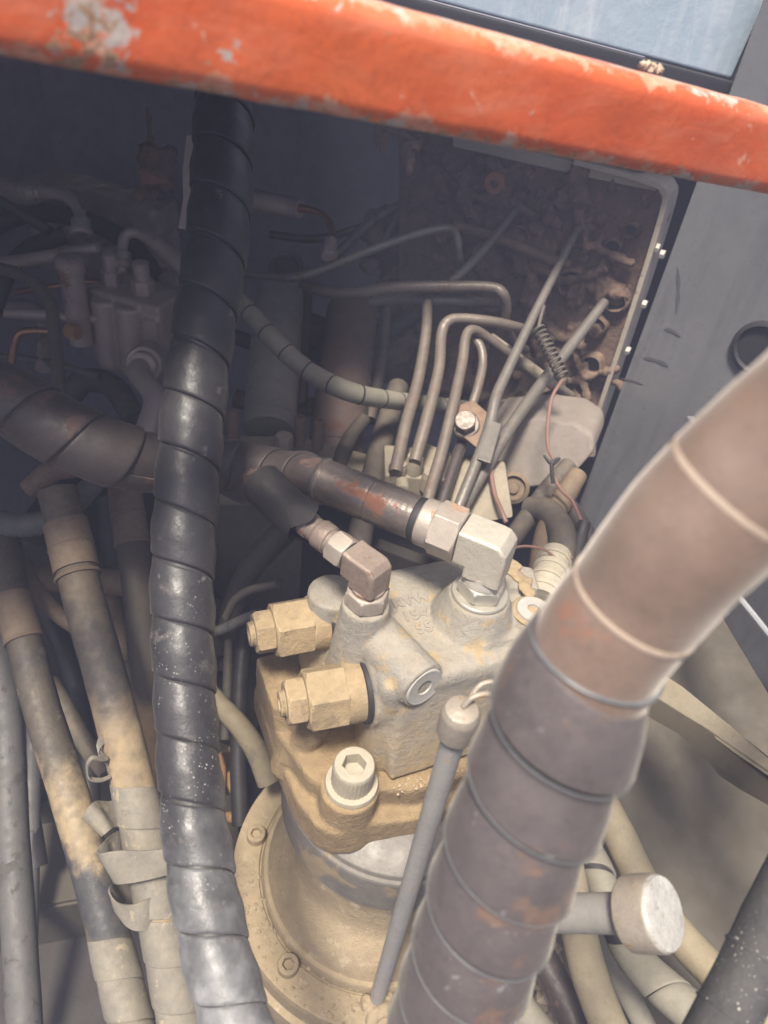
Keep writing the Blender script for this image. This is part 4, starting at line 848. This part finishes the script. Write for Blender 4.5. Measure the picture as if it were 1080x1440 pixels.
# manifold the pipes drop into
a_, b_ = P(548, 662, 1.09), P(632, 660, 1.09); mx = unit((b_ - a_)*np.array([1, 1, 0])); my = np.cross(UP, mx)
mn = thing('pipe_manifold', 'pale dusty block that the upright pipes drop into', 'manifold', (a_ + b_)/2)
m = MB(); m.box((a_ + b_)/2 - UP*.035 + my*.02, (mx, my, UP), (.052, .04, .035), .004); m.link('block', mt['mani'], mn)
m = MB(); m.prism([P(575, 640, 1.13), P(600, 622, 1.16), P(632, 636, 1.15), P(634, 660, 1.12), P(590, 665, 1.11)], -UP*.03, .003); m.link('rear_block', mt['mani'], mn)
for x, y in ((560, 658), (583, 650), (606, 672)):
    m = MB(); m.lathe(P(x, y, 1.075), UP, [(.014, -.02), (.014, .002), (.0115, .006), (.0115, .010)], 20); m.link('pipe_socket', mt['mani'], mn)
m = MB(); m.lathe(P(566, 690, 1.055), -my, [(.010, -.02), (.010, .002), (.005, .003), (.004, -.004), (.001, -.004)], 18); m.link('port_hole', mt['mani'], mn)
a_, b_ = P(632, 655, 1.12), P(735, 655, 1.10); m = MB(); m.prism([P(618, 655, 1.13), P(668, 652, 1.12), P(712, 662, 1.10), P(722, 728, 1.07), P(660, 738, 1.07), P(622, 725, 1.09)], np.array([.0, .03, -.004]), .003)
tag(m.link('mounting_plate', mt['mani']), 'pale upright plate right of the pipe manifold, behind the big elbow', 'plate')
# cables and wires right of the elbow
CB = [('dark cable bending from the engine mount down behind big elbow', 'blackdust', [(800, 655, 1.16, 26), (770, 690, 1.13, 28), (742, 728, 1.09, 28), (715, 765, 1.05, 28)]),
      ('brown fat cable looping beside the wire bundle', 'collar', [(812, 668, 1.12, 28), (790, 705, 1.09, 32), (770, 745, 1.05, 32), (760, 790, 1.02, 32), (752, 850, 1.0, 32)]),
      ('grey brown cable rising at far right of bundle', 'wraph', [(790, 700, 1.12, 26), (815, 735, 1.09, 27), (835, 775, 1.06, 28), (850, 820, 1.03, 28)]),
      ('dark hose bending down to a ribbed tan end at motor', 'blackdust', [(745, 715, 1.10, 34), (770, 720, 1.07, 38), (788, 745, 1.03, 40), (790, 775, 1.0, 40), (780, 805, .97, 40)]),
      ('short black cable piece dangling in the bundle', 'black', [(822, 735, 1.03, 17), (815, 760, 1.02, 19), (806, 790, 1.0, 19)])]
for lab, mm, pts in CB: one('cable', lab, 'cable', pts, mm, 'cable bundle right of the elbow', 18, .04)
rb = thing('ribbed_hose_end', 'grey ribbed hose end sticking up behind the motor corner', 'hose end', P(772, 830, .94)); rpa = Path([(782, 780, .98, 44), (772, 810, .95, 47), (760, 845, .92, 49)])
m = MB(); m.tube(rpa, 24); m.link('hose_body', mt['pale'], rb)
for k in (.15, .38, .6, .82): ring(rpa, k, .008, .0025).link('rib', mt['pale'], rb)
WI = [('thin wire with pink stripe hanging below the spring', [(790, 535, 1.1, 5), (776, 560, 1.09, 5), (770, 600, 1.08, 5), (771, 630, 1.07, 5), (778, 648, 1.06, 5), (776, 665, 1.06, 5), (790, 690, 1.05, 5), (805, 705, 1.04, 5), (820, 740, 1.03, 5)]),
      ('thin pink wire beside the mounting plate', [(692, 642, 1.1, 7), (691, 665, 1.09, 7), (696, 695, 1.07, 7), (704, 715, 1.05, 7), (712, 735, 1.04, 7)]),
      ('thin dark wire curving out from big elbow to the right', [(715, 772, .92, 4), (740, 768, .93, 4), (765, 773, .94, 4), (785, 786, .95, 4), (805, 784, .96, 4)])]
for lab, pts in WI: one('wire', lab, 'wire', pts, 'wire', 'thin wires', 8, .0)
one('black_tie', 'small black cable tie knotted round the pink wire', 'cable tie', [(765, 640, 1.055, 4), (776, 652, 1.05, 6), (786, 645, 1.05, 5), (776, 652, 1.048, 5), (778, 680, 1.05, 6)], 'black', None, 8)
# coil spring
sa, sb = P(757, 462, 1.16), P(793, 533, 1.12); sd = unit(sb - sa); sl = np.linalg.norm(sb - sa); sx, sy = basis(sd); n = 11
sp_ = [sa + sd*sl*i/(n*12) + (sx*math.cos(2*math.pi*i/12) + sy*math.sin(2*math.pi*i/12))*.0092 for i in range(n*12 + 1)]
pa = Path(sp_, n=1, world=True, rad=[.0021]*len(sp_)); m = MB(); m.tube(pa, 7)
tag(m.link('coil_spring', mt['blackdust']), 'small dark coil spring hanging between the slanting rods', 'spring')
one('spring_hook', 'thin wire hook holding up the coil spring', 'hook', [(765, 430, 1.18, 5), (760, 448, 1.17, 5), (757, 462, 1.16, 5)], 'blackdust', None, 8)

# filter cylinders
def can(label, mat, x0, y0, d0, x1, y1, d1, r, cap):
    a_, b_ = P(x1, y1, d1), P(x0, y0, d0); ax = unit(b_ - a_); L = np.linalg.norm(b_ - a_)
    t = thing('filter_can', label, 'filter', a_, 'cylindrical filters')
    m = MB(); m.lathe(a_, ax, [(r*.9, 0), (r, .006), (r, L - .014), (r*.95, L - .005), (r*.8, L), (r*.3, L + .003)], 40); m.link('can_body', mat, t)
    m = MB(); m.lathe(a_, ax, [(r*1.0, L*.06), (r*1.025, L*.062), (r*1.025, L*.085), (r*1.0, L*.09)], 40); m.link('can_bead', mat, t)
    m = MB(); m.nut(a_, ax, r*.42, L, L + .02, .1, .3); m.link('cap_nut', cap, t, smooth=25)
    return t
can('pale grey upright filter cylinder right of the black hose', mt['filter'], 394, 408, 1.42, 378, 606, 1.26, .046, mt['mani'])
can('brown rusty upright filter cylinder right of the grey one', mt['filterr'], 496, 432, 1.46, 470, 650, 1.30, .050, mt['rust'])
m = MB(); m.lathe(P(402, 375, 1.42), unit(RM @ np.array([0, .3, 1])), [(.030, -.02), (.034, 0), (.030, .004), (.026, .002), (.024, -.01), (.001, -.01)], 32)
tag(m.link('round_cap', mt['pipeg']), 'round dim cap above the grey filter cylinder', 'cap')
m = MB(); m.prism([P(300, 612, 1.22), P(420, 612, 1.24), P(525, 640, 1.24), P(530, 690, 1.14), P(300, 690, 1.12)], -UP*.03, .004)
tag(m.link('filter_bracket', mt['mani']), 'dusty shelf that the two filter cylinders stand on', 'bracket')
for lab, x, y, h_, r in (('left of two short brown studs on the filter shelf', 421, 618, .042, .010), ('right of two short brown studs on the filter shelf', 447, 622, .042, .010)):
    m = MB(); m.lathe(P(x, y, 1.19), UP, [(r*1.0, -.01), (r, h_*.9), (r*.85, h_), (r*.5, h_), (r*.45, h_*.8), (.0005, h_*.8)], 20); tag(m.link('stud', mt['collar']), lab, 'stud', 'studs on the filter shelf')
m = MB(); m.nut(P(399, 628, 1.17), UP, .0125, -.005, .022, .1, .2); tag(m.link('hex_bolt', mt['mani'], smooth=25), 'pale hexagon bolt head at the foot of grey filter', 'bolt')
m = MB(); m.lathe(P(328, 612, 1.19), UP, [(.010, -.01), (.010, .04), (.008, .046), (.001, .046)], 20); tag(m.link('stud', mt['collar']), 'short brown stud close beside the black wrapped hose', 'stud', 'studs on the filter shelf')
# small elbow fitting in the shade
t = thing('hose_elbow', 'shiny thin bent tube from brown hose end to nut, above the filters', 'pipe elbow', P(462, 365, 1.3))
pa = Path([(350, 280, 1.38, 28), (382, 286, 1.36, 28), (408, 291, 1.35, 27), (422, 294, 1.34, 24)]); m = MB(); m.tube(pa, 20); m.link('hose_end', mt['valve'], t)
pa = Path([(418, 293, 1.34, 13), (434, 294, 1.33, 9), (452, 301, 1.325, 9), (464, 315, 1.32, 10), (468, 335, 1.31, 10), (466, 350, 1.30, 10)]); m = MB(); m.tube(pa, 14); m.link('bent_tube', mt['copper'], t)
a_ = P(466, 338, 1.31); m = MB(); m.nut(a_, P(461, 366, 1.29) - a_, .0105, 0, .022, .1, .2); m.nut(a_, P(461, 366, 1.29) - a_, .0125, .021, .040, .1, .5); m.link('hex_nut', mt['valve'], t, smooth=25)
# ringed small hose crossing in front of the filters
t, pa = hose('ringed_hose', 'thin grey hose with regular dark rings curving in front of filters', 'hose',
    [(300, 395, 1.14, 24), (340, 428, 1.12, 26), (375, 468, 1.1, 27), (412, 505, 1.09, 28), (450, 532, 1.08, 28), (495, 552, 1.07, 28), (545, 562, 1.12, 26), (600, 568, 1.22, 24), (660, 575, 1.32, 22)], mt['tanhose2'])
for k in np.linspace(.14, .86, 11): ring(pa, k, .0022, .0006).link('ring_mark', mt['dark'], t)
for lab, pts in (('dark hose standing left of the upright pipes', [(560, 545, 1.3, 30), (540, 610, 1.2, 32), (522, 680, 1.12, 34), (505, 760, 1.06, 36), (490, 860, 1.0, 38)]),
                 ('thin black hose curling down behind the crimped hose', [(512, 590, 1.28, 20), (490, 620, 1.24, 22), (478, 660, 1.2, 22), (500, 700, 1.16, 22)])):
    one('dark_hose', lab, 'hose', pts, 'blackdust', 'dark hoses behind')

# upper-left valve block and fittings
vx = unit(np.array([.97, -.25, 0])); vy = np.cross(UP, vx); vc = P(180, 470, 1.36)
vb = thing('valve_block', 'dim brown valve block with two round bosses and a fat outlet at upper left', 'valve block', vc)
m = MB(); m.box(vc + vy*.04 + UP*.0, (vx, vy, UP), (.078, .05, .075), .006)
m.hull([vc + vx*s + vy*t_ + UP*z for s, t_, z in ((.04, -.02, -.08), (.075, -.02, -.06), (.075, .06, .06), (.05, -.02, .05), (.075, -.02, .05), (.04, .06, .06))])
for s in (-.036, .014): m.lathe(vc + vx*s - vy*.008 - UP*.07, UP, [(.026, 0), (.026, .13), (.022, .135)], 24)
m.link('block_body', mt['valve'], vb, remesh=(.0026, 3))
po = P(203, 512, 1.27); od = unit(RM @ np.array([.15, -.35, 1]))
m = MB(); m.lathe(po, od, [(.032, -.06), (.032, .0), (.029, .004), (.024, .005), (.022, .02), (.024, .022), (.024, .036), (.018, .04), (.001, .04)], 30); m.link('outlet_cap', mt['valve'], vb)
pa = Path([po + od*.03, po + od*.06 - UP*.01, P(218, 560, 1.18), P(208, 600, 1.15), P(195, 640, 1.13)], world=True, rad=[.018, .018, .018, .0175, .017]); m = MB(); m.tube(pa, 20); m.link('outlet_pipe', mt['valve'], vb)
for s, h_, r in ((-.045, .075, .018), (.02, .07, .020)):
    m = MB(); p = vc + vx*s + vy*.03 + UP*.07; m.nut(p, UP, r*.9, 0, .03, .1, .3); m.lathe(p, UP, [(r*.7, .025), (r*.7, .06), (r*.5, .062)], 20); m.link('adapter', mt['valve'], vb, smooth=25)
for lab, pts, mm, nutat in (('dim hose elbow with ridged collar at far upper left', [(-40, 250, 1.36, 36), (0, 264, 1.34, 36), (40, 270, 1.33, 34), (62, 270, 1.32, 20), (88, 274, 1.31, 18), (106, 286, 1.30, 18), (113, 305, 1.29, 17), (114, 330, 1.29, 17)], 'valve', (114, 318)),
                     ('dim bent tube dropping into the valve block from behind black hose', [(285, 400, 1.30, 24), (255, 372, 1.31, 24), (225, 345, 1.32, 22), (205, 333, 1.33, 16), (188, 327, 1.33, 15), (176, 332, 1.33, 15), (172, 350, 1.33, 15), (173, 385, 1.33, 15)], 'valve', (172, 362))):
    t, pa = hose('hose_elbow', lab, 'pipe elbow', pts, mt[mm], G_B, 16, 0, 'bent_tube')
    ring(pa, pa.near(*nutat), .022, .006).link('hex_nut', mt['zincnut'], t)
    ring(pa, min(.985, pa.near(*nutat) + .05), .014, .009).link('hex_nut', mt['valve'], t)
    if nutat[0] < 150:
        for x in (38, 48, 58): ring(pa, pa.near(x, 271), .006, .002).link('crimp_ridge', mt['zincnut'], t)
m = MB(); m.lathe(P(112, 460, 1.33), UP, [(.020, -.03), (.020, .10), (.024, .102), (.024, .125), (.018, .13)], 24); tag(m.link('upright_adapter', mt['valve']), 'upright stepped cylinder left of the valve block', 'adapter', G_B)
LT = [('dim level rod crossing left of the upright cylinder', [(-20, 372, 1.3, 18), (20, 368, 1.3, 18), (80, 358, 1.29, 17), (138, 348, 1.28, 14)], 'valve'),
      ('reddish pipe bending down beside the dim valve block', [(-20, 372, 1.24, 16), (20, 383, 1.23, 17), (52, 400, 1.22, 17), (70, 425, 1.21, 18), (77, 470, 1.2, 18), (82, 540, 1.17, 19), (85, 600, 1.15, 19)], 'pipe'),
      ('orange tinted small elbow tube at far left', [(15, 520, 1.3, 12), (18, 490, 1.3, 12), (26, 470, 1.3, 12), (45, 465, 1.3, 11), (75, 466, 1.3, 10)], 'copper'),
      ('dim straight bar level with valve block bosses', [(8, 440, 1.33, 14), (50, 442, 1.33, 15), (100, 446, 1.33, 15), (140, 448, 1.33, 15)], 'valve'),
      ('dark thin hose slanting across far upper left', [(-20, 270, 1.27, 16), (20, 295, 1.28, 16), (70, 325, 1.29, 16)], 'blackdust'),
      ('dark hose sweeping down at the far left edge', [(90, 330, 1.4, 24), (40, 350, 1.38, 24), (10, 385, 1.36, 24), (-10, 440, 1.34, 24)], 'blackdust')]
for lab, pts, mm in LT: one('dim_pipe', lab, 'pipe', pts, mm, G_B)
m = MB(); m.nut(P(102, 466, 1.30), vx, .012, -.01, .012, .1, .2); tag(m.link('orange_nut', mt['orangebit'], smooth=25), 'tiny orange rusted nut left of the valve block', 'nut')
m = MB()
for k in range(22):
    u = random.random(); m.blob(P(200 + 45*random.random() - 8*u, 205 + 78*u, 1.02), random.uniform(.007, .018), 1, .6, seed=k)
m.lathe(P(208, 150, 1.02), -UP, [(.004, 0), (.006, .12)], 8)
tag(m.link('rust_lump', mt['rust'], remesh=(.003, 2), lump=(.02, .008)), 'lumpy rusted chunk hanging under the beam left of the black hose', 'rust lump')
m = MB(); sr = [(265, 190), (262, 240), (260, 280), (256, 322)]; m.prism([P(x - 3 - 3*(k % 2), y, .93) for k, (x, y) in enumerate(sr)] + [P(x + 7 + 3*(k % 2), y, .93) for k, (x, y) in reversed(list(enumerate(sr)))], np.array([.001, .004, 0]), .001)
tag(m.link('hanging_strip', mt['valve']), 'narrow pale strip hanging down along the black hose', 'strip')
m = MB()
for k, (x, y) in enumerate(((532, 190), (540, 200), (570, 215), (576, 228), (566, 200))): m.blob(P(x, y, 1.1), .012, 1, .5, seed=k, stretch=(.7, .7, 1.7))
m.lathe(P(520, 160, 1.1), P(578, 200, 1.1) - P(520, 160, 1.1), [(.008, -.02), (.008, .09)], 8)
tag(m.link('rust_flake', mt['rust'], remesh=(.003, 2)), 'dim rusted flakes hanging just below the orange beam', 'rust flake')

m = MB()
for (x0, y0, x1, y1, r) in ((520, 340, 690, 360, .05), (560, 300, 570, 520, .05), (640, 290, 640, 520, .05), (420, 480, 690, 520, .06)):
    a_, b_ = P(x0, y0, 1.62), P(x1, y1, 1.58); m.lathe(a_, b_ - a_, [(r, 0), (r, np.linalg.norm(b_ - a_))], 16)
for k in range(46): m.blob(P(random.uniform(520, 700), random.uniform(270, 560), random.uniform(1.5, 1.58)), random.uniform(.012, .035), 2, .7, seed=k)
tag(m.link('engine_block', mt['rust'], remesh=(.006, 2), lump=(.05, .02)), 'dark lumpy engine casting deep behind the upright pipes and filters', 'engine block')
m = MB(); q = P(150, 330, 1.62); m.box(q, (vx, vy, UP), (.16, .05, .10), .01)
for k in range(5): m.lathe(q + vx*(-.12 + .06*k) - vy*.05, -vy, [(.018, -.01), (.018, .03), (.012, .034)], 14)
for k in range(16): m.blob(q + vx*random.uniform(-.16, .16) - vy*.05 + UP*random.uniform(-.1, .1), random.uniform(.01, .025), 1, .6, seed=k)
tag(m.link('control_valve', mt['valve'], remesh=(.005, 2), lump=(.04, .012)), 'dim long control valve casting deep in the upper left shade', 'valve')
for lab, mm, pts in (('dim hose looping behind upper left valve casting', 'blackdust', [(-30, 330, 1.45, 26), (40, 300, 1.46, 26), (120, 310, 1.47, 26), (190, 350, 1.46, 26), (230, 420, 1.44, 26), (235, 520, 1.4, 26)]),
                     ('dim upright pipe between the two filters', 'pipe', [(432, 400, 1.5, 14), (430, 480, 1.46, 15), (424, 570, 1.42, 16)]),
                     ('dim pipe leaning right of the brown filter', 'pipe', [(545, 420, 1.46, 15), (538, 500, 1.42, 16), (520, 590, 1.36, 17)]),
                     ('dim hose sagging across behind both filters', 'blackdust', [(320, 470, 1.52, 22), (420, 500, 1.54, 22), (520, 480, 1.52, 22), (600, 430, 1.48, 22)]),
                     ('dim tube climbing to rusty engine side at centre', 'pipeg', [(470, 360, 1.48, 13), (540, 300, 1.48, 13), (620, 270, 1.46, 13), (690, 280, 1.42, 13)]),
                     ('dim thin pipe running level under the beam at centre', 'pipe', [(380, 330, 1.55, 11), (450, 335, 1.54, 11), (540, 310, 1.52, 11), (600, 305, 1.5, 11)]),
                     ('dim upright hose between valve block and black hose', 'valve', [(232, 390, 1.42, 20), (236, 450, 1.4, 20), (228, 530, 1.36, 20)]),
                     ('dim hose curving below the far left elbow', 'valve', [(-10, 440, 1.42, 20), (30, 430, 1.42, 20), (62, 450, 1.42, 20), (60, 520, 1.38, 20)]),
                     ('dim slim pipe crossing far left above the brown hose', 'pipeg', [(-10, 500, 1.38, 11), (60, 508, 1.38, 11), (140, 530, 1.36, 11)]),
                     ('dim tube slanting up to the beam at centre', 'pipeg', [(540, 340, 1.5, 12), (560, 300, 1.48, 12), (590, 255, 1.46, 12), (600, 220, 1.45, 12)]),
                     ('dark fat hose drooping below the valve block', 'blackdust', [(95, 560, 1.4, 34), (120, 535, 1.4, 34), (160, 545, 1.38, 34), (190, 590, 1.34, 34)]),
                     ('thin dim line running level above the valve block', 'copper', [(20, 410, 1.42, 8), (80, 402, 1.42, 8), (140, 396, 1.42, 8), (250, 412, 1.42, 8)]),
                     ('brown hose passing low behind the two filters', 'collar', [(330, 560, 1.5, 26), (400, 575, 1.5, 26), (470, 570, 1.48, 26), (545, 590, 1.45, 26)])):
    one('dim_hose', lab, 'hose', pts, mm, 'dim hoses deep in the bay')
# loops and hoses at the left, middle height
LH = [('dark rubber hose loop sagging under the brownish wrapped hose', 'greyhose', [(-30, 725, .92, 34), (20, 738, .91, 34), (65, 733, .91, 33), (105, 708, .92, 32), (138, 672, .94, 30), (155, 640, .96, 28)]),
      ('brown hose curving down from the loop behind peeling hose', 'collar', [(14, 735, 1.02, 22), (22, 775, 1.02, 22), (45, 820, 1.01, 23), (80, 862, 1.0, 23), (120, 890, 1.0, 22)]),
      ('thick dull brown hose lying level behind the upright hoses', 'collar', [(-20, 800, 1.1, 36), (60, 812, 1.1, 37), (130, 817, 1.1, 37), (220, 822, 1.1, 36)]),
      ('dark hose sloping down left of the peeling hose', 'hosea', [(70, 960, 1.1, 26), (95, 1000, 1.08, 26), (120, 1045, 1.06, 26), (150, 1085, 1.05, 26)]),
      ('fat dark hose rising behind the small elbow', 'blackdust', [(322, 880, 1.08, 30), (332, 840, 1.06, 32), (352, 800, 1.03, 34), (382, 765, 1.0, 36), (420, 730, .97, 38)]),
      ('thin dim hose arching above the upper brass valve', 'blackdust', [(318, 868, 1.0, 12), (330, 845, .99, 13), (352, 830, .98, 13), (390, 822, .97, 13)]),
      ('grey thin hose reaching the tip of upper brass valve', 'greyhose', [(290, 892, .96, 15), (315, 884, .95, 15), (340, 872, .94, 15), (365, 862, .93, 14)]),
      ('tan hose sloping down right of the black wrapped hose', 'tanhose', [(285, 965, 1.08, 28), (310, 992, 1.07, 29), (338, 1022, 1.06, 30), (362, 1058, 1.06, 32), (378, 1100, 1.06, 32)]),
      ('dark upright tube right of the black wrapped hose', 'blackdust', [(322, 900, 1.2, 14), (320, 960, 1.18, 14), (316, 1040, 1.16, 14)]),
      ('red brown curved pipe below the wrapped hose at left', 'rust', [(40, 690, 1.1, 30), (75, 662, 1.1, 32), (115, 655, 1.1, 32)]),
      ('dim brown hose behind the level pipe near black hose', 'collar', [(152, 830, 1.16, 24), (165, 880, 1.15, 24), (172, 930, 1.14, 22)])]
for lab, mm, pts in LH: one('loose_hose', lab, 'hose', pts, mm, G_L, 18, .03)
m = MB(); a_ = P(150, 900, 1.34); m.box(a_, (np.array([.97, -.24, 0]), np.array([.24, .97, 0]), UP), (.40, .012, .20), .004)
for k in range(40): m.blob(a_ + np.array([.97, -.24, 0])*random.uniform(-.36, .36) + UP*random.uniform(-.2, .2) - np.array([.24, .97, 0])*.01, random.uniform(.01, .03), 1, .6, seed=k)
tag(m.link('shade_plate', mt['baydark']), 'dark plate added as shade behind the long hoses at the left', 'plate')  # dark sheet put in as the shade seen between the hoses
for lab, mm, pts in (('added dark hose standing between collared hose and peeling hose', 'blackclean', [(150, 700, 1.2, 30), (160, 800, 1.18, 30), (175, 920, 1.15, 30), (190, 1050, 1.12, 30)]),
                     ('added dark hose running down left of the bare dusty hose', 'blackclean', [(-10, 850, 1.2, 34), (10, 960, 1.18, 34), (30, 1100, 1.15, 34), (50, 1220, 1.12, 34)]),
                     ('added dark hose hidden low between dusty hose and peeling hose', 'blackclean', [(60, 850, 1.2, 28), (95, 930, 1.18, 28), (120, 1040, 1.16, 28), (130, 1180, 1.12, 28)]),
                     ('added dark upright hose close by the brass valves', 'blackclean', [(345, 880, 1.16, 24), (338, 960, 1.14, 24), (335, 1060, 1.12, 24), (338, 1160, 1.1, 24)])):
    one('loose_hose', lab, 'hose', pts, mm, G_L, 16, .03)  # extra hoses added to darken the gaps at the left
oc = thing('orange_chain', 'orange brown chain links half hidden right of the black hose', 'chain', P(318, 1100, 1.15))
for pts in ([(306, 1060, 1.14, 12), (312, 1085, 1.14, 13), (310, 1115, 1.14, 12)], [(326, 1050, 1.15, 10), (331, 1072, 1.15, 10)], [(322, 1085, 1.15, 10), (325, 1105, 1.15, 11), (332, 1115, 1.15, 11), (338, 1100, 1.15, 10), (340, 1072, 1.15, 10)], [(306, 1150, 1.13, 16), (345, 1148, 1.13, 16)]):
    m = MB(); m.tube(Path(pts), 12); m.link('chain_link', mt['orangebit'], oc)
m = MB(); a_ = P(350, 735, 1.22); m.box(a_ + np.array([.0, .03, -.10]), (np.array([.95, -.3, 0]), np.array([.3, .95, 0]), UP), (.10, .012, .13), .004)
tag(m.link('brown_plate', mt['mount']), 'dull brown plate behind the crimped hose left of the motor', 'plate')
m = MB(); a_ = P(510, 790, 1.12); m.box(a_ + np.array([.02, .06, -.11]), (np.array([.95, -.3, 0]), np.array([.3, .95, 0]), UP), (.16, .012, .10), .004)
tag(m.link('dark_cover', mt['baydark']), 'dark flat cover plate behind the top of the motor', 'plate')

# ---------------------------------------------------------------- haze volume added to imitate a lens-glare veil
hm = bpy.data.materials.new('glare_haze'); hm.use_nodes = True; t = hm.node_tree
for n_ in list(t.nodes):
    if n_.type != 'OUTPUT_MATERIAL': t.nodes.remove(n_)
pv = t.nodes.new('ShaderNodeVolumePrincipled'); pv.inputs['Color'].default_value = (.60, .67, 1.0, 1); pv.inputs['Density'].default_value = .13; pv.inputs['Anisotropy'].default_value = .2
t.links.new(pv.outputs[0], [n_ for n_ in t.nodes if n_.type == 'OUTPUT_MATERIAL'][0].inputs['Volume'])
m = MB(); m.box((.3, 1.0, .3), (np.array([1, 0, 0]), np.array([0, 1, 0]), UP), (4.5, 4.0, 1.75)); hz_ = m.link('glare_haze', hm); hz_['kind'] = 'stuff'
